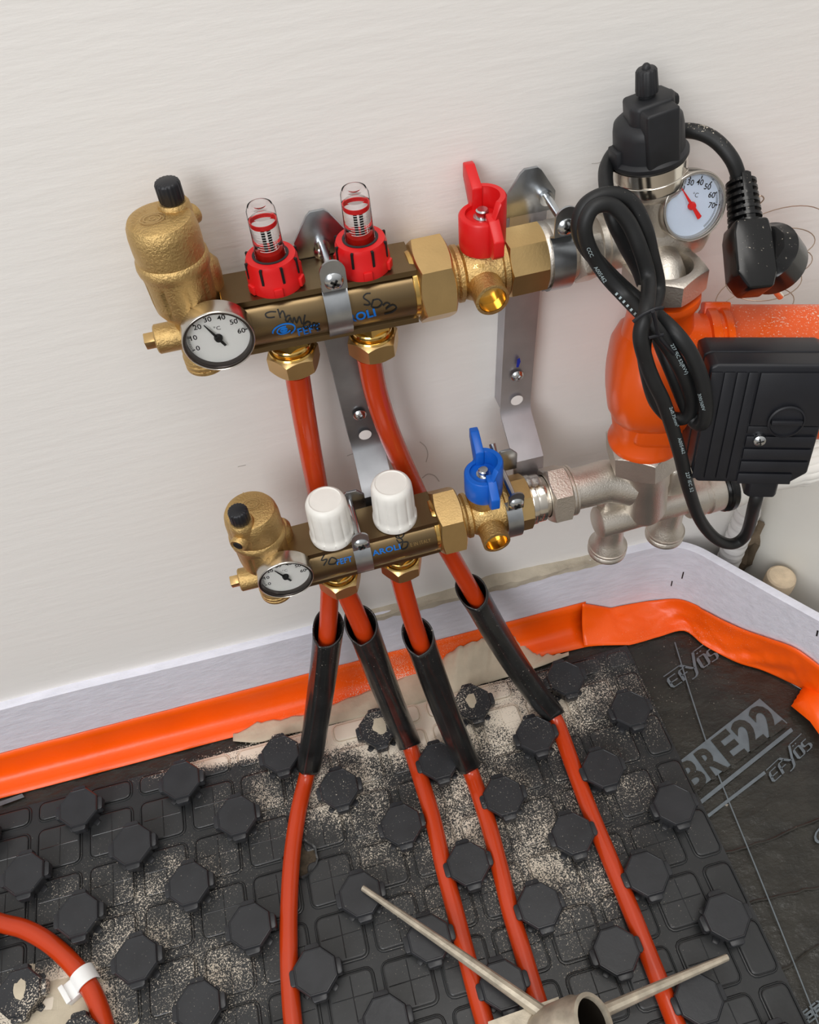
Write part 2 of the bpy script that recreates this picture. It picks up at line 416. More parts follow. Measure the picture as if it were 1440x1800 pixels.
# ================================================================ SETTING
WY = .075
mb = MB(); mb.box((.5, WY + .05, .7), ((1, 0, 0), (0, 1, 0), (0, 0, 1)), (2.2, .05, .9), 0)
wall = tag(obj('wall_back', mb, wall_mat), 'off-white painted plaster wall behind the manifolds', None, None, 'structure')
wtree = mb.bvh()
for pts_, ww in (([(738, 776), (748, 785), (752, 798), (749, 812)], 1.6), ([(742, 840), (752, 833), (764, 836), (772, 846)], 1.8), ([(610, 801), (622, 797), (634, 799)], 1.4), ([(652, 808), (655, 800), (668, 797)], 1.2), ([(418, 820), (432, 817)], 1.4), ([(285, 322), (292, 318)], 1.6), ([(560, 1108), (557, 1096)], 1.4), ([(1040, 287), (1052, 286), (1062, 280)], 1.2)):
    decal_on('scuff_mark', stroke2d(pts_, ww, 4), wtree, MATS['scuff'], wall, .0003)
mb = MB(); mb.box((.5, -1.1, -.03), ((1, 0, 0), (0, 1, 0), (0, 0, 1)), (2.2, 1.2, .0275), 0)
tag(obj('floor', mb, concrete), 'bare floor under the black heating panels', None, None, 'structure')
# right wall: plastered corner whose edge is rounded
mb = MB(); d = V((.084, -.122)).normalized(); poly = []
c0 = V((.782, .052))
pts = [(.95, .10), (.80, .10), (.779, .074), (.7745, .060), (.776, .049), (.7805, .040)]
poly = pts + [(.7805 + d.x * .35, .040 + d.y * .35), (1.3, -.25)]
mb.prism(poly, (0, 0, 0), ((1, 0, 0), (0, 1, 0), (0, 0, 1)), 0.0, .42, 0)
tag(obj('wall_right', mb, wall_r_mat, angle=60), 'grey-white plastered wall corner at right edge', None, None, 'structure')
# broken plaster at the foot of that corner
mb = MB(); rnd = random.Random(3)
rows = []
for i in range(9):
    for j in range(7):
        u = i / 8; v_ = j / 6
        x = .752 + .036 * u + .004 * rnd.uniform(-1, 1); z = .03 + .10 * v_ * (1 - .35 * abs(u - .55)) + .004 * rnd.uniform(-1, 1)
        y = .066 - .018 * u + .004 * rnd.uniform(-1, 1)
        mb.v.append(V((x, y, z)))
for i in range(8):
    for j in range(6): mb.f.append((i * 7 + j, i * 7 + j + 1, (i + 1) * 7 + j + 1, (i + 1) * 7 + j))
n = len(mb.v); mb.v += [V((p.x, .078, p.z)) for p in mb.v]; 
mb.f += [tuple(i + n for i in f[::-1]) for f in list(mb.f)]
tag(obj('trim_1', mb, cavity_mat), 'brown broken plaster at the foot of the right corner', None, None, 'structure')

# ---- perimeter foam
def foam_path(off):
    """plan of the foam strip's room face, offset off into the room"""
    P = [V((-.9 + 1.56 * k / 156, .067, 0)) for k in range(157)]
    end = math.degrees(math.atan2(-d.y, d.x))
    for k in range(1, 15): a = math.radians(end * k / 14); P.append(V((.660 + .055 * math.sin(a), .012 + .055 * math.cos(a), 0)))
    e = P[-1]; P += [e + V((d.x, d.y, 0)) * .01 * k for k in range(1, 41)]
    out = []
    for i, p in enumerate(P):
        t = (P[min(i + 1, len(P) - 1)] - P[max(i - 1, 0)]).normalized(); out.append(p + V((t.y, -t.x, 0)) * off)
    return out
def foam_top(x): return .121 + .004 * mnoise.noise(V((x * 6, 0, 3))) - .006 * max(0, x - .1) 
A_ = foam_path(0); B_ = foam_path(-.008); mb = MB(); rows = []
vs = []
for a, b in zip(A_, B_):
    zt = foam_top(a.x); vs += [V((a.x, a.y, -.001)), V((a.x, a.y, zt - .001)), V((a.x * .8 + b.x * .2, a.y * .8 + b.y * .2, zt)), V((b.x, b.y, zt)), V((b.x, b.y, -.001))]
fs = []
for i in range(len(A_) - 1):
    for k in range(5): j = (k + 1) % 5; fs.append((i * 5 + k, i * 5 + j, i * 5 + 5 + j, i * 5 + 5 + k))
fs += [(0, 1, 2, 3, 4), tuple(range(len(vs) - 5, len(vs)))[::-1]]
mb.add(vs, fs)
foam_tree = mb.bvh()
foam = tag(obj('perimeter_foam', mb, foam_mat, angle=50), 'pale lavender-white foam edge strip standing along the wall foot', 'insulation strip')
# small pen marks on the foam
g = join2d([stroke2d([(1202, 1005), (1199, 1017)], 2.2, 2), stroke2d([(1182, 1021), (1180, 1030)], 2.0, 2), stroke2d([(1438, 1108), (1436, 1118)], 3, 2)])
decal_on('pen_mark', g, foam_tree, print_black, foam)
# mortar bead squeezed between wall and foam
mb = MB(); prof = [(.36, .001), (.40, .003), (.44, .005), (.475, .008), (.487, .0125), (.495, .013), (.51, .010), (.53, .0088), (.555, .0065), (.58, .004), (.61, .0015)]
vs = []
for i, (x, h) in enumerate(prof + []):
    h = max(h, .0035); zt = foam_top(x) - .003; vs += [V((x, WY + .002, zt - .004)), V((x, .0645, zt - .002)), V((x, .0650, zt + .003 + h * .3)), V((x, .0700, zt + h * .85)), V((x, WY + .002, zt + .002 + h))]
fs = []
for i in range(len(prof) - 1):
    for k in range(5): j = (k + 1) % 5; fs.append((i * 5 + k, i * 5 + j, i * 5 + 5 + j, i * 5 + 5 + k))
fs += [(4, 3, 2, 1, 0), tuple(range(len(vs) - 5, len(vs)))]
mb.add(vs, fs)
b_ = bmesh.new(); me_ = bpy.data.meshes.new('x'); me_.from_pydata([tuple(v) for v in mb.v], [], mb.f); b_.from_mesh(me_)
bmesh.ops.subdivide_edges(b_, edges=list(b_.edges), cuts=3, use_grid_fill=True)
for v in b_.verts: v.co += V((0, 1, 1)) * .0016 * mnoise.noise(v.co * 130)
mb = MB().bm(b_)
tag(obj('mortar_bead', mb, mortar_mat), 'sandy mortar bead squeezed along the top of the foam strip', 'mortar', None, 'stuff')

# ---- floor film (black sheet), with creases
mb = MB(); nx, ny = 120, 70
for i in range(nx + 1):
    for j in range(ny + 1):
        x = -.45 + 1.25 * i / nx; y = .066 - .60 * j / ny
        wr = 0
        if x > .63: wr = .0012 * mnoise.noise(V((x * 18, y * 60, 1))) + .0008 * mnoise.noise(V((x * 60, y * 30, 5)))
        mb.v.append(V((x, y, -.0015 + wr)))
for i in range(nx):
    for j in range(ny): a = i * (ny + 1) + j; mb.f.append((a, a + 1, a + ny + 2, a + ny + 1))
film = tag(obj('floor_film', mb, film_mat), 'glossy black printed film lying flat at the right of the studded panel', 'film')
film_tree = mb.bvh()
def film_map(g, q):
    """unit square text coords -> px quad (BL, BR, TL, TR) bilinear"""
    BL, BR, TL, TR = [V((a, b, 0)) for a, b in q]; out = []
    for (s, t) in g[0]:
        p = (BL * (1 - s) + BR * s) * (1 - t) + (TL * (1 - s) + TR * s) * t; out.append((p.x, p.y))
    return out, g[1]
def fit_unit(g, stretch=True):
    xs = [p[0] for p in g[0]]; ys = [p[1] for p in g[0]]; x0, x1, y0, y1 = min(xs), max(xs), min(ys), max(ys)
    return [((x - x0) / (x1 - x0), (y - y0) / (y1 - y0)) for x, y in g[0]], g[1]
def on_film(name, g, m, off, parent=film, z=.0):
    mb = MB(); mb.add([PZ(x, y, z) + V((0, 0, off)) for x, y in g[0]], g[1]); return obj(name, mb, m, parent)
def grid_sq(n=14):
    vs = [(i / n, j / n) for i in range(n + 1) for j in range(n + 1)]
    return vs, [(i * (n + 1) + j, (i + 1) * (n + 1) + j, (i + 1) * (n + 1) + j + 1, i * (n + 1) + j + 1) for i in range(n) for j in range(n)]
on_film('print_block', film_map(grid_sq(4), ((1214, 1398), (1384, 1272), (1183, 1348), (1335, 1229))), print_grey, .0014)
on_film('print_rule', join2d([film_map(grid_sq(4), ((1230, 1417), (1394, 1286), (1227, 1410), (1390, 1280)))]), print_grey, .0014)
on_film('print_rule', film_map(grid_sq(4), ((1243, 1440), (1346, 1361), (1240, 1435), (1343, 1356))), print_grey, .0014)
lets = []
for k, ch in enumerate('BRE22'):
    g = fit_unit(glyphs(ch, 1, .2, bold=.035)); a = k * .2 + .012; b = a + .176
    lets.append(([(a + x * (b - a), -.05 + y * .97) for x, y in g[0]], g[1]))
on_film('print_letters', film_map(join2d(lets), ((1214, 1398), (1384, 1272), (1183, 1348), (1335, 1229))), film_mat, .0019)
def logo_word(q, nm='print_word'):
    """EFYOS with umlaut: E F y O-umlaut S, joined overline as printed"""
    W = .055; S = []
    def st(p, k=3): S.append(stroke2d(p, W, k))
    st([(0, .82), (.27, .82)], 1)                                # overline of E and F
    st([(.20, .60), (.05, .60), (.03, .5), (.03, .12), (.06, .02), (.22, .02)], 1); st([(.03, .31), (.19, .31)], 1)
    st([(.27, .82), (.34, .82)], 1); st([(.42, .60), (.29, .60), (.27, .52), (.27, .0)], 1); st([(.27, .31), (.40, .31)], 1)
    st([(.34, .82), (.47, .42), (.52, .3), (.55, .3)], 2); st([(.66, .98), (.56, .30), (.53, -.05), (.47, -.16), (.40, -.16)], 2)
    st([(.69, .60), (.80, .60), (.82, .52), (.82, .1), (.80, .02), (.69, .02), (.67, .1), (.67, .52), (.69, .60)], 1)
    st([(.66, .98), (.72, .98)], 1); st([(.70, .80), (.735, .80)], 1); st([(.765, .80), (.80, .80)], 1)
    st([(1.0, .60), (.89, .60), (.87, .52), (.87, .38), (.90, .31), (.97, .31), (1.0, .24), (1.0, .1), (.97, .02), (.86, .02)], 1)
    st([(.72, .98), (1.0, .98)], 1)
    return on_film(nm, film_map(join2d(S), q), print_grey, .0014)
logo_word(((1181, 1212), (1263, 1158), (1163, 1186), (1245, 1127)))
logo_word(((1358, 1378), (1428, 1314), (1344, 1350), (1408, 1290)))
g = fit_unit(glyphs('EFYÖS', 1, .3)); on_film('print_word', film_map(g, ((1422, 1800), (1500, 1742), (1404, 1776), (1480, 1716))), print_grey, .0014)
on_film('print_rule', film_map(grid_sq(3), ((1410, 1800), (1452, 1768), (1403, 1792), (1446, 1758))), print_grey, .0014)
on_film('print_word', film_map(fit_unit(glyphs('OS', 1, .3)), ((1438, 1490), (1480, 1452), (1426, 1468), (1468, 1430))), print_grey, .0014)
on_film('print_rule', film_map(grid_sq(2), ((0, 1418), (44, 1402), (0, 1410), (40, 1396))), print_grey, .0014)
# light seam line along the film
on_film('film_seam', join2d([stroke2d([(1186, 1130), (1215, 1225), (1250, 1330), (1279, 1405), (1330, 1530), (1380, 1655), (1423, 1764), (1440, 1806)], 2.2, 3)]), print_grey, .0016)
# crease ridges across the film
crs = []
for pts in ([(1270, 1500), (1340, 1480), (1440, 1440)], [(1300, 1590), (1370, 1575), (1440, 1560)], [(1360, 1710), (1400, 1690), (1440, 1660)]):
    P = catmull([PZ(x, y, 0) for x, y in pts], 8); mb = MB()
    mb.tube([p + V((0, .0015 * mnoise.noise(p * 90), .0002)) for p in P], .0013, 6); obj('film_crease', mb, film_mat, film)

# ---- studded heating panel
mb = MB(); PXE = .632
pl = [(-.42, .0255), (.6315, .0255), (.6315, -.50), (-.42, -.50)]
mb.prism(pl, (0, 0, 0), ((1, 0, 0), (0, 1, 0), (0, 0, 1)), -.0006, .0016, 0)
panel = tag(obj('underfloor_heating_mat', mb, panel_mat), 'black studded underfloor heating panel covering the floor', 'panel')
# right-hand step of the panel border
mb = MB(); mb.prism([(.585, .0255), (.632, .0275), (.632, .004), (.585, .004)], (0, 0, 0), ((1, 0, 0), (0, 1, 0), (0, 0, 1)), .0016, .0028, .0006)
obj('edge_flap', mb, panel_mat, panel)
def pad_mesh(hx, hy, r=.005):
    b = MB(); ring = lambda k, z: [V((sx * (hx - r) + (r - k) * math.cos(a), sy * (hy - r) + (r - k) * math.sin(a), z))
        for (sx, sy, a0) in ((1, 1, 0), (-1, 1, PI / 2), (-1, -1, PI), (1, -1, 1.5 * PI)) for a in (a0, a0 + PI / 6, a0 + PI / 3, a0 + PI / 2)]
    # bead round the pad, narrow moat, raised pad
    R_ = [ring(-.0026, .0002), ring(-.0016, .0016), ring(-.0010, .0017), ring(-.0005, .0002), ring(0, .0003), ring(.0002, .0021), ring(.0009, .0026), ring(.0016, .0026)]
    vs = sum(R_, []); n = 16; m = len(R_)
    fs = [(i * n + k, i * n + (k + 1) % n, (i + 1) * n + (k + 1) % n, (i + 1) * n + k) for i in range(m - 1) for k in range(n)] + [tuple(range((m - 1) * n, m * n))]
    b.add(vs, fs)
    if min(hx, hy) > .012:                                   # hairline mould ridges crossing the pad
        for (p, q) in ((V((-hx + .002, .001, .0026)), V((hx - .002, .001, .0026))), (V((.001, -hy + .002, .0026)), V((.001, hy - .002, .0026)))):
            t = (q - p).normalized(); e = V((-t.y, t.x, 0)) * .0005; u_ = V((0, 0, .00035))
            b.add([p - e, p + u_, p + e, q - e, q + u_, q + e], [(0, 1, 4, 3), (1, 2, 5, 4)])
    return mesh_of('pad', b, pad_mat, 40)
pads = {}
def proj(p):
    q = V(p) - CAM; zc = q.dot(R2); return 720 + FPX * q.dot(R0) / zc, 900 + FPX * q.dot(R1) / zc
for i in range(-3, 13):
    for j in range(-1, 10):
        x0, x1 = i * .05 + .0052, (i + 1) * .05 - .0052; y1, y0 = -j * .05 - .0052, -(j + 1) * .05 + .0052
        if i == 12: x1 = .628
        if j == -1: y1 = .0225
        hx, hy = (x1 - x0) / 2, (y1 - y0) / 2; c_ = V(((x0 + x1) / 2, (y0 + y1) / 2, .0012))
        px, py = proj(c_)
        if px < -200 or px > 1600 or py > 2060: continue
        key = (round(hx, 4), round(hy, 4))
        if key not in pads: pads[key] = pad_mesh(hx, hy)
        link('pad', pads[key], panel, c_)
# studs: octagonal heads with four lugs
mb = MB(); k8 = PI / 8
def octr(a, t): m_ = ((a) % (PI / 4)) - k8; return math.cos(k8) / math.cos(m_) 
mb.lathe((0, 0, 0), (0, 0, 1), [(.0155, -.001), (.0150, .004), (.0152, .014), (.0172, .0165), (.0184, .0182), (.0184, .0205), (.0174, .0220), (.0168, .0221), (.0164, .0217), (0, .0217)], 48, (math.cos(k8), math.sin(k8), 0), rfun=octr)
for k in range(4):
    a = k * PI / 2; dx = V((math.cos(a), math.sin(a), 0)); dy = V((-dx.y, dx.x, 0))
    mb.prism([(-.0066, .010), (-.0060, .0196), (-.0045, .0209), (.0045, .0209), (.0060, .0196), (.0066, .010)], (0, 0, 0), (dy, dx, (0, 0, 1)), .0105, .0194, .0008)
    mb.prism([(-.004, .012), (-.003, .0165), (.003, .0165), (.004, .012)], (0, 0, 0), (dy, dx, (0, 0, 1)), -.001, .0095, .0006)
    e = a + PI / 4; dx = V((math.cos(e), math.sin(e), 0)); dy = V((-dx.y, dx.x, 0))
    mb.prism([(-.0035, .012), (-.0022, .0185), (.0022, .0185), (.0035, .012)], (0, 0, 0), (dy, dx, (0, 0, 1)), -.001, .0036, .0006)
for q_ in mb.v: q_.x *= 1.08; q_.y *= 1.08
stud = mesh_of('stud', mb, stud_mat, 32)
ns = 0
for i in range(-3, 13):
    for j in range(0, 10):
        if (i + j) % 2 == 0 or (i == 5 and j == 2): continue
        c_ = V((i * .05, -j * .05, .0012)); px, py = proj(c_ + V((0, 0, .02)))
        if px < -200 or px > 1600 or py > 2060: continue
        link('stud', stud, panel, c_); ns += 1
# the torn-off stud: a ragged ring round an open hole
mb = MB(); rnd = random.Random(11); n = 24; vs = []
for k in range(n):
    a = 2 * PI * k / n; r_ = .0165 * (1 + .08 * rnd.uniform(-1, 1)); h = .004 + .004 * rnd.random() + (.004 if 0 < math.sin(a) else 0)
    vs += [V((r_ * math.cos(a), r_ * math.sin(a), 0)), V((r_ * 1.04 * math.cos(a), r_ * 1.04 * math.sin(a), h)), V((r_ * .94 * math.cos(a), r_ * .94 * math.sin(a), h)), V((r_ * .92 * math.cos(a), r_ * .92 * math.sin(a), 0))]
fs = [(4 * k + q, 4 * ((k + 1) % n) + q, 4 * ((k + 1) % n) + q + 1, 4 * k + q + 1) for k in range(n) for q in range(3)]
mb.add([v + V((.25, -.10, .0015)) for v in vs], fs); obj('torn_stud_rim', mb, panel_mat, panel)
mb = MB(); mb.lathe((.25, -.10, .0028), (0, 0, 1), [(0, 0), (.0154, 0), (.0154, .0004), (0, .0004)], 24); tag(obj('torn_stud_floor', mb, grit_mat, panel), 'brown grit showing where a stud is torn out')

# ---- orange tape: along the wall
TZ = .0455
def tape_mesh(sections):
    mb = MB(); n = len(sections[0]); vs = sum(sections, []); m = len(sections)
    fs = [(i * n + k, i * n + k + 1, (i + 1) * n + k + 1, (i + 1) * n + k) for i in range(m - 1) for k in range(n - 1)]
    mb.add(vs, fs); return mb
def solid(o, th=.0006):
    md = o.modifiers.new('thickness', 'SOLIDIFY'); md.thickness = th; md.offset = 0
secs = []
for i in range(0, 61):
    x = -.40 + i * .0166; e = .0006 * mnoise.noise(V((x * 30, 0, 0)))
    yb = .041 + .0008 * mnoise.noise(V((x * 9, 2, 0)))
    if x > .50: yb = .041 - (x - .50) * .03
    zt = TZ + (x - .15) * .004; fy = .0660
    secs.append([V((x, fy + e, zt)), V((x, fy - .0003 + e, zt * .7)), V((x, fy - .0004, zt * .35)), V((x, fy - .0022, .010)), V((x, fy - .0052, .0032)), V((x, fy - .0105, .0016)), V((x, (fy + yb) / 2 - .004, .0009)), V((x, yb, .0008))])
mb = tape_mesh(secs); t1 = tag(obj('orange_tape', mb, tape_mat, angle=60), 'long straight orange tape sealing foam strip to floor along the back wall', 'tape', 'orange sealing tape'); solid(t1)
# crumpled corner tape on the right
top = [(1020, 1081), (1048, 1074), (1075, 1067), (1110, 1060), (1150, 1054), (1195, 1052), (1235, 1067), (1270, 1085), (1310, 1103), (1350, 1117), (1395, 1133), (1425, 1152), (1460, 1180)]
bot = [(1030, 1143), (1070, 1140), (1106, 1134), (1130, 1128), (1160, 1119), (1203, 1109), (1236, 1133), (1266, 1150), (1300, 1166), (1340, 1178), (1385, 1198), (1412, 1212), (1440, 1230)]
def foam_hit(x, y, off=.0012):
    dd = ray(x, y).normalized(); h = foam_tree.ray_cast(CAM, dd)
    if h[0] is None: return PY(x, y, .06)
    return h[0] - V((dd.x, dd.y, 0)).normalized() * off
secs = []
P1 = catmull([V((a, b, 0)) for a, b in top], 5); P2 = catmull([V((a, b, 0)) for a, b in bot], 5)
for i, (a, b) in enumerate(zip(P1, P2)):
    T_ = foam_hit(a.x, a.y, .0012 if i < 30 else .0032); B2 = PZ(b.x, b.y, .0014); row = []
    if i < 10:
        q_ = 1 - i / 10; T_ = T_.lerp(V((T_.x, .0650, TZ + (T_.x - .15) * .004)), q_); B2 = B2.lerp(V((B2.x, .041 - max(0, B2.x - .5) * .03, .0014)), q_)
    K = 12
    for k in range(K + 1):
        t = k / K
        fold = V((T_.x, T_.y, .0)) * .55 + V((B2.x, B2.y, 0)) * .45
        # vertical part, then out over the floor through a soft fold
        p = T_ * (1 - t) ** 2 + V((fold.x * .7 + T_.x * .3, fold.y * .7 + T_.y * .3, T_.z * .18)) * 2 * t * (1 - t) + B2 * t * t
        wv = (.0042 if i > 8 else .0020) * math.sin(t * PI) * (mnoise.noise(V((i * .17 + t * 3.2, t * 1.6, 7))) + .6 * mnoise.noise(V((i * .42 - t * 4, t * 4, 2))) + .35 * abs(mnoise.noise(V((i * .30 + t * 5, 0, 4)))))
        row.append(p + V((-.35, -.65, .6)) * wv)
    secs.append(row)
mb = tape_mesh(secs); t2 = tag(obj('orange_tape', mb, tape_mat, angle=60), 'crumpled orange tape bending round the inner corner of the foam', 'tape', 'orange sealing tape'); solid(t2)
# end flap with saw-toothed cut
edge = []
for k in range(9): edge.append((1391 + k * 2.6 + (1.6 if k % 2 else 0), 1240 - k * 4.2))
fl = [(1391, 1241)] + edge[1:] + [(1416, 1203), (1446, 1172), (1475, 1200), (1475, 1320), (1441, 1292), (1424, 1268)]
mb = MB(); pts3 = []
for (x, y) in fl: pts3.append(PZ(x, y, .005 + max(0, (x - 1391)) * .00016))
cen = sum(pts3, V((0, 0, 0))) / len(pts3) + V((0, 0, .001)); vs = pts3 + [cen]
mb.add(vs, [(i, (i + 1) % len(pts3), len(pts3)) for i in range(len(pts3))]); t3 = tag(obj('orange_tape', mb, tape_mat, angle=60), 'short orange tape end with saw-toothed cut at the right edge', 'tape', 'orange sealing tape'); solid(t3)

# ---- plaster dust heaped against the tape
topb = [(410, 1290), (460, 1270), (500, 1263), (538, 1255), (590, 1236), (654, 1212), (690, 1198), (737, 1177), (775, 1160), (800, 1140), (830, 1130), (855, 1121), (880, 1119), (905, 1119), (922, 1133), (935, 1146), (955, 1152), (975, 1150), (1000, 1148)]
botb = [(410, 1303), (455, 1305), (495, 1293), (538, 1284), (580, 1274), (627, 1263), (675, 1252), (715, 1243), (752, 1232), (790, 1221), (820, 1212), (845, 1203), (865, 1198), (885, 1192), (905, 1187), (920, 1182), (937, 1176), (960, 1168), (1000, 1152)]
def front_hit(x, y):
    # the tape or foam face behind the heap
    p = PY(x, y, .0648)
    if p.z > .004: return p
    return PZ(x, y, .002)
P1 = catmull([V((a, b, 0)) for a, b in topb], 6); P2 = catmull([V((a, b, 0)) for a, b in botb], 6); secs = []
for i, (a, b) in enumerate(zip(P1, P2)):
    a = V((a.x, a.y + 5 * mnoise.noise(V((i * .31, 0, 0))) + 3 * mnoise.noise(V((i * .9, 4, 0))), 0))
    T_ = front_hit(a.x, a.y); B2 = PZ(b.x, b.y, .0018); row = []
    for k in range(11):
        t = k / 10; p = T_ * (1 - t) + B2 * t
        p.z -= .22 * T_.z * math.sin(t * PI) * .6; p.z = max(p.z, .0016)
        p.z += .0012 * math.sin(t * PI) * (1 + mnoise.noise(p * 120)); row.append(p)
    secs.append(row)
mb = tape_mesh(secs); dz = tag(obj('plaster_dust', mb, dust_mat, angle=80), 'pale sandy plaster dust heaped on tape and floor behind the pipes', 'dust', None, 'stuff'); solid(dz, .0008)
# second heap round the curved pipe, lower left
mb = MB(); rnd = random.Random(5); cpx = [(30, 1700), (70, 1692), (110, 1690), (150, 1700), (172, 1720), (205, 1735), (235, 1765), (238, 1805), (150, 1850), (40, 1860), (-20, 1830), (-10, 1780), (55, 1790), (75, 1750), (66, 1718)]
ring = catmull([V((a, b, 0)) for a, b in cpx + cpx[:1]], 5)
ring = [PZ(p.x + 4 * mnoise.noise(p * .08), p.y + 4 * mnoise.noise(p * .08 + V((9, 0, 0))), .0028) for p in ring]
c_ = PZ(125, 1775, .0042); vs = [c_] + [c_ + (p - c_) * .5 + V((0, 0, .0006)) for p in ring] + ring; n = len(ring)
mb.add(vs, [(0, 1 + i, 1 + (i + 1) % n) for i in range(n)] + [(1 + i, 1 + n + i, 1 + n + (i + 1) % n, 1 + (i + 1) % n) for i in range(n)])
tag(obj('plaster_dust', mb, dust_mat, angle=80), 'pale sandy dust patch under the curved pipe at lower left', 'dust', None, 'stuff')
# dust caps on three studs
for (sx, sy, ph, sc_) in ((.35, 0.0, .4, 1.0), (.45, 0.0, 2.2, .8), (0.0, -.15, 1.0, .8)):
    mb = MB(); n = 18; c_ = V((sx, sy, .0234)) + V((.002 * math.cos(ph), .003 * math.sin(ph), 0)); vs = [c_ + V((0, 0, .0008))]
    for k in range(n):
        a = 2 * PI * k / n; r_ = .0095 * sc_ * (1 + .45 * mnoise.noise(V((math.cos(a) * 1.4, math.sin(a) * 1.4, ph * 3))))
        vs.append(c_ + V((r_ * math.cos(a) * .75, r_ * math.sin(a), -.0002)))
    mb.add(vs, [(0, 1 + k, 1 + (k + 1) % n) for k in range(n)]); obj('dust_cap', mb, dust_mat, panel)['kind'] = 'stuff'

# ================================================================ PIPES
def pipe(name, pts, label, r=.008):
    pts = pts + [pts[-1] + (pts[-1] - pts[-2]).normalized() * .05, pts[-1] + (pts[-1] - pts[-2]).normalized() * .12]   # runs on beyond the frame
    mb = MB(); mb.tube(pts, r, 20, smooth=8); return tag(obj(name, mb, pex), label, 'pipe', 'red heating pipes')
ZF = .0112
def ps(l):
    out = []
    for q in l: out.append(PY(q[0], q[1], q[2]) if q[3] == 'y' else PZ(q[0], q[1], q[2]))
    return out
pa = ps([(522, 655, .043, 'y'), (531, 710, .043, 'y'), (545, 790, .044, 'y'), (560, 870, .046, 'y'), (573, 950, .046, 'y'), (580, 1010, .042, 'y'), (579, 1060, .034, 'y'), (576, 1110, .022, 'y'), (570, 1170, .012, 'y'), (560, 1240, .002, 'y'), (551, 1300, .018, 'z'), (540, 1360, .0125, 'z'), (524, 1430, ZF, 'z'), (513, 1510, ZF, 'z'), (508, 1600, ZF, 'z'), (508, 1680, ZF, 'z'), (511, 1750, ZF, 'z'), (518, 1830, ZF, 'z'), (524, 1880, ZF, 'z')])
pbp = ps([(648, 625, .043, 'y'), (661, 690, .043, 'y'), (684, 760, .044, 'y'), (715, 830, .046, 'y'), (752, 905, .046, 'y'), (795, 980, .042, 'y'), (833, 1046, .034, 'y'), (868, 1100, .026, 'y'), (905, 1160, .030, 'z'), (945, 1215, .018, 'z'), (975, 1262, .0125, 'z'), (1005, 1340, ZF, 'z'), (1037, 1425, ZF, 'z'), (1068, 1500, ZF, 'z'), (1101, 1580, ZF, 'z'), (1133, 1660, ZF, 'z'), (1165, 1740, ZF, 'z'), (1200, 1830, ZF, 'z'), (1220, 1880, ZF, 'z')])
pcp = ps([(594, 1000, .005, 'y'), (606, 1035, .004, 'y'), (624, 1075, .001, 'y'), (641, 1115, -.004, 'y'), (663, 1165, -.010, 'y'), (690, 1235, .026, 'z'), (718, 1305, .0125, 'z'), (740, 1370, ZF, 'z'), (761, 1440, ZF, 'z'), (779, 1520, ZF, 'z'), (797, 1590, ZF, 'z'), (815, 1660, ZF, 'z'), (836, 1740, ZF, 'z'), (856, 1810, ZF, 'z'), (872, 1870, ZF, 'z')])
pdp = ps([(696, 975, .005, 'y'), (705, 1020, .004, 'y'), (719, 1070, .000, 'y'), (737, 1125, -.006, 'y'), (757, 1180, -.012, 'y'), (790, 1265, .024, 'z'), (825, 1350, .0125, 'z'), (845, 1405, ZF, 'z'), (862, 1460, ZF, 'z'), (880, 1530, ZF, 'z'), (897, 1600, ZF, 'z'), (915, 1660, ZF, 'z'), (936, 1730, ZF, 'z'), (958, 1800, ZF, 'z'), (980, 1870, ZF, 'z')])
pep = ps([(-70, 1600, ZF, 'z'), (0, 1622, ZF, 'z'), (45, 1634, ZF, 'z'), (90, 1660, ZF, 'z'), (130, 1698, ZF, 'z'), (160, 1740, ZF, 'z'), (180, 1790, ZF, 'z'), (192, 1850, ZF, 'z')])
def ease(P, a, b, sag):
    """the sleeved stretch of a pipe runs in one smooth bend from wall side to floor"""
    for i in range(a + 1, b):
        t = (i - a) / (b - a); P[i] = P[a].lerp(P[b], t) - V((0, 0, sag * 4 * t * (1 - t))) + V((0, 0, 0))
ease(pa, 7, 11, .009); ease(pbp, 6, 10, .009); ease(pcp, 3, 6, .006); ease(pdp, 3, 6, .006)
pipe('heating_pipe', pa, 'red pipe from left outlet of upper manifold, running down at far left')
pipe('heating_pipe', pbp, 'red pipe from right outlet of upper manifold, ending as the rightmost pipe on the floor')
pipe('heating_pipe', pcp, 'red pipe under the left outlet of lower manifold')
pipe('heating_pipe', pdp, 'red pipe under the right outlet of lower manifold')
pipe('heating_pipe', pep, 'short curved red pipe under a white clip at lower left')
# black protective sleeves
CD = V((-.1, -.62, .78))
def sleeve(pts, label, t0, t1, r=.0130, seamang=.3, skew0=-.013):
    mb = MB(); P = catmull(pts, 8)[t0:t1]
    rf = lambda a, t: 1 + .12 * max(0, math.cos(a - seamang)) ** 50 + (.05 * (1 - t / .12) if t < .12 else 0) + .03 * math.sin(3 * a + t * 6)
    mb.tube(P, lambda t: r - .0012 * t, 40, caps=False, rfun=rf, up=CD, skew0=skew0, skew1=.003, skewdir=CD * -1)
    o = tag(obj('pipe_sleeve', mb, sleeve_mat, angle=60), label, 'pipe sleeve', 'black pipe sleeves')
    md = o.modifiers.new('wall', 'SOLIDIFY'); md.thickness = .0014; md.offset = -1
    return o
def sub(pts, a, b): return pts[a:b + 1]
sl = lambda l: ps(l)
sleeve(pa, 'black sleeve with cut notch on the far-left pipe', 55, 88)
sleeve(pbp, 'longest black sleeve, on the rightmost of the four straight pipes', 47, 81)
sleeve(pcp, 'black sleeve on the second pipe from the left', 21, 50)
sleeve(pdp, 'dusty black sleeve on the third pipe from the left', 23, 49)

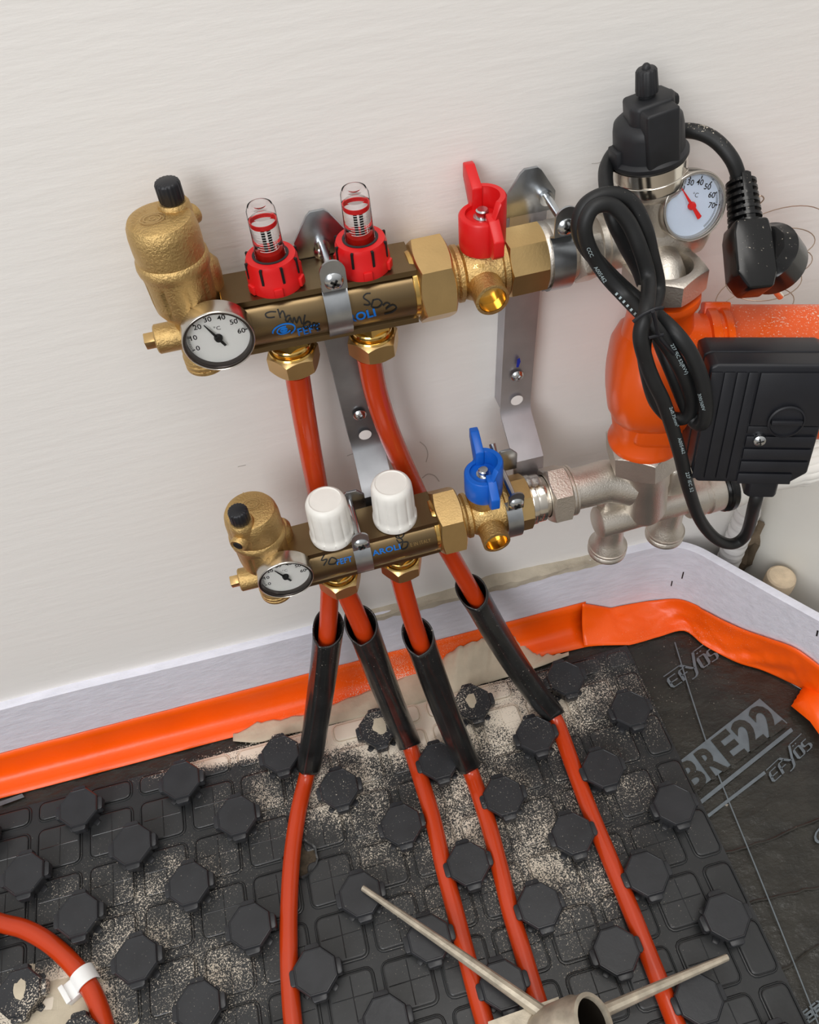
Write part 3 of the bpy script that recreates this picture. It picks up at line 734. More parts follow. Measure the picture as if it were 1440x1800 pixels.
# ---- white clip on the curved pipe
cl = thing('pipe_clip', PZ(140, 1720, .002), 'white plastic strap clip over the curved red pipe at lower left', 'clip')
pc = PZ(150, 1720, ZF); tg = (PZ(165, 1752, ZF) - PZ(138, 1706, ZF)).normalized(); sd = tg.cross(V((0, 0, 1))).normalized()
if sd.x > 0: sd = -sd
mb = MB(); arc = [pc + sd * (.0093 * math.cos(a)) + V((0, 0, .0093 * math.sin(a))) for a in [math.radians(v) for v in range(-30, 201, 15)]]
mb.strip(arc, tg * .0072, .0011); obj('strap', mb, white_clip, cl)
mb = MB(); f0 = pc + sd * .0145 + V((0, 0, -.002))
mb.box(f0, (sd, tg, (0, 0, 1)), (.006, .008, .0045), .0008); obj('clip_foot', mb, white_clip, cl)
mb = MB(); mb.box(f0 + sd * .004 + V((0, 0, .0055)), (sd, tg, (0, 0, 1)), (.0022, .0085, .0016), .0006); obj('clip_tab', mb, white_clip, cl)

# ================================================================ MANIFOLDS
def bar_profile(s=1.0):
    P = [(.0165, .0185), (-.0135, .0185), (-.0135, .0150), (-.0112, .0135)]
    for a in range(50, -51, -10): P.append((-.0020 - .0170 * math.cos(math.radians(a)), .0170 * math.sin(math.radians(a))))
    P += [(-.0112, -.0135), (-.0135, -.0150), (-.0135, -.0185), (.0165, -.0185)]
    return [(y * s, z * s) for y, z in P]
def make_bar(e0, e1, parent):
    ax = (V(e1) - V(e0)); L = ax.length; ax.normalize(); zz = V((0, 0, 1)); zz = (zz - ax * zz.dot(ax)).normalized(); yy = zz.cross(ax)
    mb = MB(); mb.prism([(p[0], p[1]) for p in bar_profile()], e0, (yy, zz, ax), 0, L, 0)
    o = obj('bar', mb, bronze, parent, angle=30); return o, mb.bvh()
U0, U1 = V((.3175, .043, .5098)), V((.4290, .043, .5072))
L0, L1 = V((.3165, .005, .3190)), V((.4245, .005, .3222))
um = thing('supply_manifold', U0, 'upper brown brass manifold bar with two red flow meters on top', 'manifold')
lm = thing('return_manifold', L0, 'lower brown brass manifold bar with two white caps on top', 'manifold')
ub, ut = make_bar(U0, U1, um); lb, lt = make_bar(L0, L1, lm)
# --- prints and handwriting on the upper bar
def swirl(cx, cy, r, ang=-13):
    S = []
    for (rr, a0, a1, w_) in ((1.0, -190, 60, .16), (.60, 20, 290, .15), (.22, 0, 360, .3)):
        S.append(stroke2d([(cx + r * rr * 1.15 * math.cos(math.radians(a)), cy + r * rr * .62 * math.sin(math.radians(a)) - r * rr * .25 * math.cos(math.radians(a))) for a in range(a0, a1 + 1, 15)], r * w_, 2))
    return join2d(S)
decal_on('blue_print', join2d([swirl(499, 580, 17), to_px(glyphs('FEFT', 18, 5, 1.1, bold=.45), 524, 590, 1, -.25, 1.05), to_px(glyphs('ROLI', 19, 5, 1.05, bold=.6), 613, 567, 1, -.26, 1.2)]), ut, print_blue, um)
hw = []
def hs(pts, w_=2.3): hw.append(stroke2d(pts, w_, 4))
hs([(485.5, 548.0), (475.0, 548.0), (467.0, 551.5), (468.8, 557.0), (475.0, 558.2), (483.0, 557.0)], 2.6)
hs([(488.0, 543.0), (490.5, 550.0), (493.0, 559.0)], 2.6)
hs([(492.0, 553.8), (496.0, 546.5), (499.5, 550.5), (501.5, 558.0)], 2.6)
hs([(510.5, 554.5), (505.0, 555.5), (502.0, 562.0), (506.0, 565.5), (510.5, 558.0), (512.0, 566.0)], 2.6)
hs([(514.5, 567.5), (517.0, 558.0), (521.5, 567.5), (526.0, 556.5), (531.0, 569.5)], 2.6)
hs([(536.2, 553.0), (534.0, 567.5), (535.0, 575.5), (543.0, 574.0), (545.5, 567.5), (540.0, 565.5), (535.5, 570.0)], 2.6)
hs([(549.0, 577.0), (550.0, 569.0), (554.5, 568.0)], 2.6)
hs([(553.0, 575.5), (560.5, 572.0), (557.0, 568.5), (553.0, 574.5), (557.5, 579.5), (563.5, 578.0)], 2.6)
hs([(651.5, 515.5), (643.5, 516.5), (639.0, 523.0), (647.0, 529.0), (650.5, 534.0), (646.2, 536.0), (639.5, 535.0)], 2.6)
hs([(656.5, 526.2), (653.5, 539.0), (664.5, 540.0), (671.5, 533.0), (665.5, 526.0), (655.0, 527.5)], 2.6)
hs([(673.0, 537.0), (679.5, 532.0), (685.5, 535.5), (678.0, 542.5), (690.0, 535.5), (697.0, 540.5), (689.5, 547.5), (675.5, 551.5)], 2.6)
decal_on('handwriting', join2d(hw), ut, print_black, um, .0004)
hw = []
hs([(571, 974), (565, 985), (575, 983), (569, 994)], 2.2); hs([(580, 982), (578, 991), (588, 991), (592, 984), (583, 980), (578, 988)], 2.2)
hs([(700, 936), (696, 944), (704, 946), (710, 940), (706, 935), (700, 942), (708, 950), (702, 954), (697, 948)], 2.2); hs([(708, 954), (706, 965), (715, 962), (717, 953), (708, 953)], 2.2)
for k in (0, 2): decal_on('handwriting', join2d(hw[k:k + 2]), lt, print_black, lm, .0004)
decal_on('blue_print', join2d([to_px(glyphs('FEFT', 13, 4, 1.1, bold=.3), 592, 993, 1, -.25, 1.0), to_px(glyphs('AROLI', 13, 4, 1.05, bold=.3), 656, 977, 1, -.26, 1.35)]), lt, print_blue, lm)
decal_on('embossed_print', to_px(glyphs('E IN ITALY', 9, 4, 1.1), 722, 961, 1, -.26, .8), lt, brass_nut, lm)

def on_bar(e0, e1, x, dz): t = (x - e0.x) / (e1.x - e0.x); return e0.lerp(e1, t) + V((0, 0, dz))
# --- flow meters
def flow_meter(x):
    b = on_bar(U0, U1, x, .0185); Z = V((0, 0, 1))
    mb = MB(); rf = lambda a, t: 1.0
    mb.lathe(b, Z, [(.0098, .0), (.0158, .0), (.0160, .0015), (.0157, .0075), (.0150, .0088), (.0148, .0155), (.0138, .0180), (.0102, .0182), (.0100, .0120), (.0, .0120)], 48)
    for k in range(6):                                       # toes at the foot, and recessed slots between the staves
        a = k * PI / 3 + .5; dx = V((math.cos(a), math.sin(a), 0)); dy = V((-dx.y, dx.x, 0))
        mb.box(b + dx * .0158 + V((0, 0, .0035)), (dx, dy, Z), (.0016, .0026, .0028), .0008)
    cap = obj('flow_meter', mb, red_plastic, um)
    mb = MB()
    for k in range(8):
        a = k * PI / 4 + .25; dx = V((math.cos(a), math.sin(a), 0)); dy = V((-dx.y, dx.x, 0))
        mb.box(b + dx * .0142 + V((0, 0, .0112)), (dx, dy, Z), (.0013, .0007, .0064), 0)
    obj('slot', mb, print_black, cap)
    mb = MB(); mb.lathe(b, Z, [(.0088, .0174), (.0101, .0174), (.0103, .0186), (.0090, .0188), (.0088, .0174)], 40); obj('seal_ring', mb, black_rubber, cap)
    mb = MB(); mb.lathe(b, Z, [(.0064, .013), (.0086, .013), (.0086, .0225), (.0081, .0245), (.0079, .042), (.0077, .0455), (.0066, .0480), (.0044, .0488), (.0034, .0474), (0, .0470), (0, .0416), (.0052, .0416), (.0068, .0400), (.0070, .013)], 40)
    tube = obj('sight_glass', mb, clear, cap)
    mb = MB(); mb.lathe(b, Z, [(0, .013), (.0060, .013), (.0060, .0205), (.0045, .0220), (0, .0224)], 32); obj('red_sleeve', mb, red_clear, cap)
    mb = MB(); mb.lathe(b, Z, [(.0058, .0362), (.0064, .0362), (.0064, .0388), (.0058, .0388), (.0058, .0362)], 32)
    obj('red_band', mb, red_plastic, cap)
    mb = MB(); [mb.cyl(b + V((dx_, -.002, 0)), Z, .0009, .021, .0365, 10) for dx_ in (-.0014, .0014)]; obj('indicator_rod', mb, print_black, cap)
    mb = MB(); f = V((-.12, -.99, 0)).normalized(); sdv = V((-f.y, f.x, 0)); sdv = sdv if sdv.x > 0 else -sdv
    def arc(z, a0, a1, h):
        P = [(math.radians(a0 + (a1 - a0) * k / 8)) for k in range(9)]
        vs = []
        for a in P:
            p = b + (f * math.cos(a) + sdv * math.sin(a)) * .0061
            vs += [p + V((0, 0, z)), p + V((0, 0, z + h))]
        mb.add(vs, [(2 * k, 2 * k + 2, 2 * k + 3, 2 * k + 1) for k in range(8)])
    for k in range(9): arc(.0232 + k * .0015, -60 if k % 2 else -45, 50, .00035)
    arc(.0232, 40, 44, .0125)
    g = fit_unit(glyphs('L/min', 1, .2))
    vs = []
    for (s_, t_) in g[0]:                                    # runs up the glass
        a = math.radians(62 - t_ * 17); p = b + (f * math.cos(a) + sdv * math.sin(a)) * .0062; vs.append(p + V((0, 0, .0235 + s_ * .0085)))
    mb.add(vs, g[1]); obj('scale_marks', mb, print_white, cap)
    return cap
# a cap and its glass are one meter: group under one part each
def reparent_meter(x):
    before = set(bpy.data.objects); flow_meter(x); new = [o for o in bpy.data.objects if o not in before]
    return new
for x in (.3503, .4012): reparent_meter(x)
# --- compression fittings under the bars
def fitting(e0, e1, x, parent, y_off=0):
    b = on_bar(e0, e1, x, -.0183); D = V((0, 0, -1))
    mb = MB(); mb.hexnut(b, D, .0128, .0070, 0, xdir=(math.cos(.35), math.sin(.35), 0)); mb.lathe(b, D, [(0, .006), (.0122, .006), (.0128, .0068), (.0128, .0082), (.0116, .0090), (.0116, .0098), (.0140, .0104), (.0146, .0114), (.0140, .0124), (0, .0126)], 40)
    o = obj('outlet_fitting', mb, brass_bright, parent)
    mb = MB(); mb.hexnut(b + D * .0122, D, .0168, .0135, .0086, xdir=(math.cos(.15), math.sin(.15), 0), chamf=.16); obj('nut', mb, brass_nut, o)
for x in (.3503, .4012): fitting(U0, U1, x, um)
for x in (.3470, .3960): fitting(L0, L1, x, lm)
# --- white caps
def white_cap(x):
    b = on_bar(L0, L1, x, .0185); rf = lambda a, t: 1 - (.045 * max(0, math.cos(12 * a)) ** 3 if .006 < t < .034 else 0)
    mb = MB(); mb.lathe(b, (0, 0, 1), [(.0145, 0), (.0158, .0004), (.0160, .0015), (.0160, .0052), (.0154, .0062), (.0152, .010), (.0150, .020), (.0147, .030), (.0143, .0345), (.0133, .0372), (.0118, .0384), (.0112, .0386), (.0108, .0380), (0, .0383)], 96, rfun=rf)
    obj('white_cap', mb, white_plastic, lm, angle=45)
for x in (.3490, .3955): white_cap(x)

# ================================================================ THERMOMETERS
def thermometer(parent, c, n, r, num, a0, step, needle, face, ncol, rim, stem_to, up=(0, 0, 1), blue=False, ticks=None):
    """dial at c facing n; numbers at a0 - k*step degrees"""
    x, y, z = basis(n, up); ax = y * -1 if False else None
    U = (V(up) - z * V(up).dot(z)).normalized(); Rr = U.cross(z)  # right, seen from the front
    mb = MB(); mb.lathe(c, z, [(0, -.012), (r * .90, -.012), (r, -.0108), (r, -.0008), (r * .985, .0), (r * .965, .0003), (r * .95, -.0002)], 64)
    th = obj('thermometer', mb, steel_rim, parent)
    mb = MB(); mb.lathe(c, z, [(r * .955, -.0001), (r * .90, -.0001), (r * .865, -.0016), (r * .865, -.0046)], 64); obj('bezel', mb, rim, th)
    mb = MB(); mb.lathe(c, z, [(0, -.0044), (r * .87, -.0044), (r * .87, -.0048), (0, -.0048)], 64); obj('dial_face', mb, face, th)
    mb = MB(); mb.lathe(c, z, [(0, -.0007), (r * .90, -.0007), (r * .90, -.0013), (0, -.0013)], 64); obj('glass', mb, glass_mat, th)
    o = V(c) + z * -.0043; parts = []
    for k, s in enumerate(num):
        a = math.radians(a0 - k * step); rr = r * .66
        g = glyphs(s, r * .225, bold=r * .004); xs = [p[0] for p in g[0]]; ys = [p[1] for p in g[0]]; cx = (min(xs) + max(xs)) / 2; cy = (min(ys) + max(ys)) / 2
        parts.append(([(p[0] - cx + rr * math.cos(a), p[1] - cy + rr * math.sin(a)) for p in g[0]], g[1]))
        parts.append(stroke2d([(r * .75 * math.cos(a), r * .75 * math.sin(a)), (r * .84 * math.cos(a), r * .84 * math.sin(a))], r * .034, 1))
    for a in (ticks or []):
        a = math.radians(a); parts.append(stroke2d([(r * .77 * math.cos(a), r * .77 * math.sin(a)), (r * .84 * math.cos(a), r * .84 * math.sin(a))], r * .015, 1))
    g = glyphs('°C', r * .18); parts.append(([(p[0] - r * .06, p[1] + r * .24) for p in g[0]], g[1]))
    decal_plane('scale_print', join2d(parts), o, Rr, U, print_black, th)
    a = math.radians(needle); dx = (math.cos(a), math.sin(a)); nx = (-dx[1], dx[0]); q = lambda t, s: (dx[0] * t * r + nx[0] * s * r, dx[1] * t * r + nx[1] * s * r)
    mb = MB(); pl_ = [q(-.30, -.035), q(.05, -.04), q(.60, -.012), q(.60, .012), q(.05, .04), q(-.30, .035)]
    if blue: pl_ = [q(-.46, -.02), q(-.44, -.07), q(-.16, -.05), q(.02, -.045), q(.68, -.008), q(.68, .008), q(.02, .045), q(-.16, .05), q(-.44, .07), q(-.46, .02)]
    mb.prism(pl_, o + z * .0012, (Rr, U, z), 0, .0004, 0); mb.lathe(o, z, [(0, .0028), (r * .09, .0024), (r * .12, .0010), (r * .12, 0)], 24)
    obj('needle', mb, ncol, th)
    if stem_to is not None:
        mb = MB(); mb.tube([V(c) - z * .0118, V(stem_to)], .0075, 24); obj('stem', mb, brass_nut if not blue else nickel, th)
    return th

# ================================================================ AIR VENTS (end pieces at the left)
def air_vent(o, ang, label, zend, grp='brass air vents'):
    """o: point on the bar axis at the vent's own axis"""
    t = thing('air_vent', o, label, 'air vent', grp); Z = V((0, 0, 1)); o = V(o)
    rf = lambda a, tt: 1 - (.075 * max(0, math.cos(9 * a)) ** 8 if .017 < tt < .034 else 0)
    mb = MB(); mb.lathe(o, Z, [(.0105, -.004), (.0105, .004), (.0112, .0075), (.0150, .0105), (.0172, .0145), (.0178, .020), (.0182, .033), (.0186, .0365), (.0186, .0380), (.0196, .0392), (.0200, .0420), (.0196, .0450), (.0186, .0462), (.0188, .052), (.0187, .060), (.0180, .0645), (.0166, .0672), (.0140, .0682), (0, .0690)], 72, rfun=rf)
    obj('vent_body', mb, brass_cast, t, angle=40)
    ca = V((math.cos(ang), math.sin(ang), 0)); cb = V((-ca.y, ca.x, 0))
    mb = MB(); mb.lathe(o + ca * .0118, Z, [(.0050, .044), (.0082, .0475), (.0088, .0520), (.0088, .0660), (.0084, .0690), (.0074, .0706), (0, .0708)], 36)
    mb.lathe(o + V((0, 0, .0575)), ca, [(0, .017), (.0030, .017), (.0034, .0235), (.0050, .0240), (.0056, .0232), (.0056, .014)], 28); obj('vent_boss', mb, brass_cast, t, angle=40)
    mb = MB(); mb.cyl(o + V((0, 0, .0575)), ca, .0034, .0168, .0238, 20); obj('outlet_hole', mb, print_black, t)
    cp = o + ca * .0118; rk = lambda a, tt: 1 - (.05 if int(a / (2 * PI) * 36 + .01) % 2 else 0)
    mb = MB(); mb.lathe(cp, Z, [(0, .0700), (.0062, .0700), (.0064, .0712), (.0067, .0718), (.0067, .0800), (.0062, .0812), (.0054, .0816), (0, .0818)], 72, rfun=rk)
    obj('cap', mb, black_plastic, t, angle=50)
    # raised mark on the lid
    decal = []
    for rr in (.0035, .0050): decal.append(stroke2d([(rr * 1.3 * math.cos(a * PI / 8), rr * math.sin(a * PI / 8)) for a in range(17)], .0006, 1))
    g = glyphs('G', .005); decal.append(([(p[0] - .002, p[1] - .0018) for p in g[0]], g[1]))
    for k in range(7): a = math.radians(110 + k * 14); decal.append(stroke2d([(.0095 * math.cos(a), .0095 * math.sin(a)), (.0125 * math.cos(a), .0125 * math.sin(a))], .0005, 1))
    decal_plane('lid_mark', join2d(decal), o + V((0, 0, .0693)) - ca * .004, (1, 0, 0), (0, 1, 0), brass_nut, t)
    # end piece
    mb = MB(); c = o + V((0, 0, -.006))
    mb.lathe(c + V((-.028, 0, 0)), (1, 0, 0), [(0, .0045), (.0078, .0045), (.0086, .0053), (.0086, .018), (.0100, .021), (.0135, .026), (.0135, .036), (.0125, .046), (.0125, .052)], 40)
    mb.lathe(c, (0, 0, -1), [(.0100, -.01), (.0118, .004), (.0118, .0145), (.0124, .0155), (.0124, .0175), (.0112, .0182), (.0124, .019), (.0124, .0208), (.0112, .0215), (.0124, .0222), (.0124, .024), (.0104, .0255), (0, .0255)], 40)
    mb.lathe(c + V((.0125, .010, 0)), Z, [(0, -.012), (.0098, -.012), (.0100, .018), (.0106, .030), (.0104, .036), (.0080, .0395), (0, .040)], 36)
    obj('end_piece', mb, brass_cast, t, angle=40)
    mb = MB(); mb.lathe(c + V((.0190, 0, .006)), (1, 0, 0), [(.0130, 0), (.0155, .0), (.0155, .0035), (.0130, .0035)], 40); obj('collar', mb, brass_bright, t)
    mb = MB(); mb.prism([(-.0035, -.0035), (.0035, -.0035), (.0035, .0035), (-.0035, .0035)], c + V((-.0300, 0, 0)), ((0, 1, .3), (0, -.3, 1), (1, 0, 0)), 0, .008, .0006); obj('square_plug', mb, brass_nut, t)
    return t
v1 = air_vent((.2985, .042, .5125), .75, 'large brass air vent left of the upper manifold', .48)
v2 = air_vent((.2985, .005, .3170), 4.15, 'brass air vent with cap and open outlet left of the lower manifold', .28)
NUM = ['0', '10', '20', '30', '40', '50', '60']
tk = [199 - i * 3.23 for i in range(1, 12)] + [40 - i * 3.23 for i in range(1, 11)]
thermometer(v1, V((.3115, .0145, .5165)), (0, -1, 0), .0202, NUM, 199, 32.3, 117, dial_white, print_black, dark_rim, (.3040, .036, .508), ticks=tk)
thermometer(v2, V((.3100, -.0215, .3330)), (0, -1, .03), .0196, NUM, 199, 32.3, 120, dial_white, print_black, dark_rim, (.3040, .000, .314), ticks=tk)

# ================================================================ BALL VALVES
def ball_valve(e, x0, hx, hz, xs, label, matl, num, yv, ang, grp='ball valves'):
    """e(x): axis point at world x; xs = stations along the axis"""
    t = thing('ball_valve', e(hx), label, 'valve', grp); A = (e(xs[-1]) - e(xs[0])).normalized(); O = e(xs[0]); q = lambda x: (x - xs[0])
    mb = MB(); n0, n1 = xs[0], xs[1]
    mb.lathe(O, A, [(.0168, q(n0) - .003), (.0196, q(n0) - .002), (.0200, q(n0)), (.0200, q(n0) + .002)], 40)
    obj('flange_ring', mb, brass_bright, t)
    mb = MB(); mb.hexnut(O + A * (q(n0) + .0005), A, .0262, n1 - n0, 0, xdir=(0, math.sin(.25), math.cos(.25)), chamf=.10); obj('union_nut', mb, brass_nut, t)
    mb = MB(); b0, b1 = xs[1], xs[2]
    m_ = (b0 + b1) / 2
    mb.lathe(O, A, [(.014, q(b0) - .002), (.0158, q(b0)), (.0158, q(b0) + .003), (.0172, q(b0) + .0045), (.0172, q(b0) + .007), (.0150, q(b0) + .0085), (.0160, q(m_) - .008), (.0185, q(m_) - .002), (.0190, q(m_) + .004), (.0186, q(b1) - .008), (.0192, q(b1) - .006), (.0192, q(b1) - .0040), (.0184, q(b1) - .0036), (.0194, q(b1) - .003), (.0194, q(b1))], 48)
    # stem tower and test port
    mb.lathe(e(hx), (0, 0, 1), [(.0125, .010), (.0118, .018), (.0112, .0225), (0, .0225)], 36)
    pd = V(yv).normalized(); pb = e(hx) + V((-.0030 if hx > .465 else .0010, 0, -.0015))
    mb.lathe(pb, pd, [(.0118, .010), (.0100, .020), (.0102, .0285), (.0102, .0300), (.0084, .0303), (.0082, .022), (0, .0215)], 40)
    bd = obj('valve_body', mb, brass_cast, t, angle=40); bt = mb.bvh()
    mb = MB(); mb.lathe(pb, pd, [(.0081, .0295), (.0079, .0225), (0, .0220)], 36); obj('port_bore', mb, brass_bright, t)
    mb = MB(); mb.hexnut(O + A * q(b1), A, .0215, xs[3] - b1, 0, xdir=(0, math.sin(.2), math.cos(.2)), sides=8, chamf=.05); obj('end_hexagon', mb, brass_nut, t)
    if num:
        decal_on('cast_number', num, bt, brass_bright, t, .0005)
    # butterfly handle
    Z = V((0, 0, 1)); H = V((e(hx).x, e(hx).y, hz)); W = V((math.cos(ang), math.sin(ang), 0)); S_ = V((W.y, -W.x, 0))  # W: wing axis (to the wall), S_: to the right
    mb = MB(); n = 64; R1_, R2_ = .0138, .0100
    def top(a):       # a measured from +S_ : high rim on the right half, low on the left
        c_ = math.cos(a - .25); return .0195 if c_ > .30 else (.0085 if c_ < -.10 else .0085 + .0110 * (c_ + .10) / .4)
    prof_o = []; vs = []; 
    for k in range(n):
        a = 2 * PI * k / n; dd = S_ * math.cos(a) + W * math.sin(a); h = top(a)
        vs += [H + dd * R1_ * .97 - Z * .0125, H + dd * R1_ + Z * -.010, H + dd * R1_ + Z * (h - .001), H + dd * (R1_ - .0008) + Z * h, H + dd * R2_ + Z * h, H + dd * R2_ + Z * .0062]
    fs = [(6 * k + j, 6 * ((k + 1) % n) + j, 6 * ((k + 1) % n) + j + 1, 6 * k + j + 1) for k in range(n) for j in range(5)]
    fs += [tuple(6 * k + 5 for k in range(n)), tuple(6 * k for k in range(n))[::-1]]
    mb.add(vs, fs)
    # wings: one toward the wall (rising), one toward the room
    mb.prism([(.0085, -.002), (.0120, -.002), (.0290, .0165), (.0290, .0250), (.0240, .0255), (.0085, .0192)], H - S_ * .0005, (W, Z, S_), -.0030, .0032, .0008)
    mb.prism([(-.0085, -.0115), (-.0205, -.0095), (-.0238, -.0060), (-.0238, .0035), (-.0130, .0110), (-.0060, .0118)], H + S_ * .0030, (W, Z, S_), -.0032, .0032, .0008)
    h = obj('handle', mb, matl, t, angle=40)
    mb = MB(); mb.lathe(H, Z, [(0, .006), (.0052, .006), (.0052, .0068), (.0038, .0070), (.0038, .0104), (.0030, .0112), (0, .0110)], 24); obj('handle_screw', mb, steel_screw, h)
    return t
eu = lambda x: V((x, .043, .5072 + (x - .429) * .012))
el = lambda x: V((x, .005, .3225 + (x - .43) * .010))
hx1 = .4728; hz1 = .5360
g = to_px(glyphs('2038', 9.6, 3, 1.05), 832, 472, 1, -.09)
ball_valve(eu, .4290, hx1, hz1, (.4290, .4510, .4850, .5095), 'brass ball valve with red butterfly handle on the upper line', red_plastic, g, (.0, -1, .0), PI / 2 - .02)
hx2 = .4621; hz2 = .3585
g = to_px(glyphs('2038', 7.5, 3, 1.05), 843, 905, 1, -.16)
ball_valve(el, .4300, hx2, hz2, (.4235, .4430, .4790, .4960), 'brass ball valve with blue butterfly handle on the lower line', blue_plastic, g, (.0, -1, .0), PI / 2 - .06)

# ================================================================ BRACKETS
def cross_head(mb_, c, n, r):
    mb_.lathe(c, n, [(0, .0026), (r * .45, .0024), (r * .8, .0016), (r, .0004), (r, 0)], 24)
def bracket(x_up, x_lo, zs, label, u, l, screws, zbot, zinc_dark=zinc_dark):
    """flat steel strip on the wall, top plate above the upper bar, foot bent out to the lower bar, with two strap clamps"""
    t = thing('wall_bracket', (x_lo, .062, zbot), label, 'bracket', 'wall brackets'); hw_ = .0118
    xx = lambda z: x_lo + (x_up - x_lo) * (z - .37) / .16
    pts = [(xx(.532), .0605, .532), (xx(.45), .0605, .45), (xx(.40), .0605, .40), (xx(.372), .0605, .372), (xx(.366), .0595, .366), (xx(.361), .0565, .3615)]
    pts += [(x_lo, .030 + .004, .3475), (x_lo, .0275, .3425), (x_lo, .0262, .334), (x_lo, .0262, .315)]
    mb = MB(); mb.strip(pts, V((hw_, 0, 0)), .002); strip_ = obj('strip', mb, zinc_dark, t, angle=25)
    mb = MB(); mb.box((xx(.45) - hw_ + .0010, .0685, .445), (V((xx(.5) - xx(.4), 0, .1)).cross(V((0, 1, 0))), (0, 1, 0), V((xx(.5) - xx(.4), 0, .1))), (.0010, .0065, .078), .0004); obj('side_flange', mb, zinc_dark, t)
    mb = MB(); mb.box((xx(.45) + hw_ - .0010, .0685, .445), (V((xx(.5) - xx(.4), 0, .1)).cross(V((0, 1, 0))), (0, 1, 0), V((xx(.5) - xx(.4), 0, .1))), (.0010, .0065, .078), .0004); obj('side_flange', mb, zinc_dark, t)
    # top plate: trapezoid with rounded head
    mb = MB(); mb.prism([(-.016, -.012), (-.016, .000), (-.0065, .0150), (-.004, .0172), (.004, .0172), (.0065, .0150), (.016, .000), (.016, -.012)], (xx(.54) , .0600, .5385), ((1, 0, 0), (0, 0, 1), (0, -1, 0)), -.0022, .0, .0004)
    obj('top_plate', mb, zinc, t)
    for (sx, sz) in screws:
        mb = MB(); cross_head(mb, V((sx, .0585, sz)), V((0, -1, 0)), .0048); s_ = obj('screw', mb, steel_screw, t)
        mb = MB()
        for a in (PI / 4, -PI / 4): mb.box((sx, .0558, sz), ((math.cos(a), 0, math.sin(a)), (0, 1, 0), (-math.sin(a), 0, math.cos(a))), (.0024, .0004, .00055), 0)
        obj('cross_slot', mb, zinc_dark, s_)
    mb = MB(); mb.lathe((xx(.3755), .0583, .3755), (0, -1, 0), [(0, 0), (.0045, 0), (.0047, .0003), (0, .0003)], 24); obj('screw_hole', mb, wall_mat, t)
    return t
def clamp(t, ax, cx, cy, cz, r, zs, ys, yb, w_=.0072, a0=70, a1=-75, lug=.012, matl=zinc):
    """half-round strap in front of a bar at (cy, cz), with top lug, long screw back to yb"""
    mb = MB(); pts = [V((cx, ys, zs + lug * .5)), V((cx, ys, zs - lug * .45))]
    for a in range(a0, a1 - 1, -12): pts.append(V((cx, cy - r * math.cos(math.radians(a)), cz + r * math.sin(math.radians(a)))))
    last = pts[-1]; pts.append(last + V((0, .004, -.0035)))
    mb.strip(pts, V((w_, 0, 0)), -.0013); mb.lathe((cx, ys - .0002, zs + lug * .5), (0, -1, 0), [(0, 0), (w_, 0), (w_, .0013), (0, .0013)], 28)
    c = obj('clamp', mb, matl, t, angle=40)
    mb = MB(); cross_head(mb, V((cx, ys - .0014, zs)), V((0, -1, 0)), .0055); s_ = obj('clamp_screw', mb, steel_screw, t)
    mb = MB()
    for a in (PI / 4 + .2, -PI / 4 + .2): mb.box((cx, ys - .0041, zs), ((math.cos(a), 0, math.sin(a)), (0, 1, 0), (-math.sin(a), 0, math.cos(a))), (.0026, .0004, .0006), 0)
    obj('cross_slot', mb, print_black, s_)
    mb = MB(); mb.tube([V((cx, ys, zs)), V((cx, yb, zs + .001))], .0024, 14); mb.lathe((cx, yb - .003, zs), (0, 1, 0), [(0, 0), (.0045, 0), (.0045, .003), (0, .003)], 16); obj('long_screw', mb, steel_screw, t)
b1 = bracket(.3815, .3890, None, 'steel wall bracket between the two pipes, clamping both bars', None, None, [(.3872, .3955), (.3800, .5300)], .33)
clamp(b1, None, .3808, .043, .5090, .0205, .5345, .0235, .060, a0=60)
clamp(b1, None, .3665, .005, .3205, .0200, .3430, -.0125, .030, w_=.0062, a0=60)
b2 = bracket(.5075, .5045, None, 'steel wall bracket with blue pen mark under the red-handled valve', None, None, [(.5043, .3990), (.5020, .486)], .33, zinc_light)
clamp(b2, None, .5175, .043, .5085, .0210, .5360, .0270, .060, w_=.0068, a0=62)
clamp(b2, None, .4805, .005, .3206, .0215, .3470, -.0130, .032, w_=.0058, a0=62)
mb = MB(); mb.prism([(-.0012, -.0035), (.0005, -.0040), (.0018, .001), (.0010, .0045), (-.0008, .0035)], (.5043, .0584, .4115), ((1, 0, 0), (0, 0, 1), (0, -1, 0)), 0, .0002, 0); tag(obj('pen_mark', mb, ink_blue, b2), 'blue pen mark')
mb = MB(); mb.tube([V((.4765, .030, .366)), V((.4768, .022, .358))], .0024, 14); obj('screw_tip', mb, zinc, b2)
mb = MB(); mb.prism([(-.009, -.012), (-.009, .004), (-.004, .010), (.004, .010), (.009, .004), (.009, -.012)], (.4860, .0262, .349), ((1, 0, 0), (0, 0, 1), (0, -1, 0)), -.002, 0, .0004); obj('lower_plate', mb, zinc, b2)
mb = MB(); mb.prism([(-.009, -.012), (-.009, .004), (-.004, .010), (.004, .010), (.009, .004), (.009, -.012)], (.3690, .0262, .344), ((1, 0, 0), (0, 0, 1), (0, -1, 0)), -.002, 0, .0004); obj('lower_plate', mb, zinc, b1)

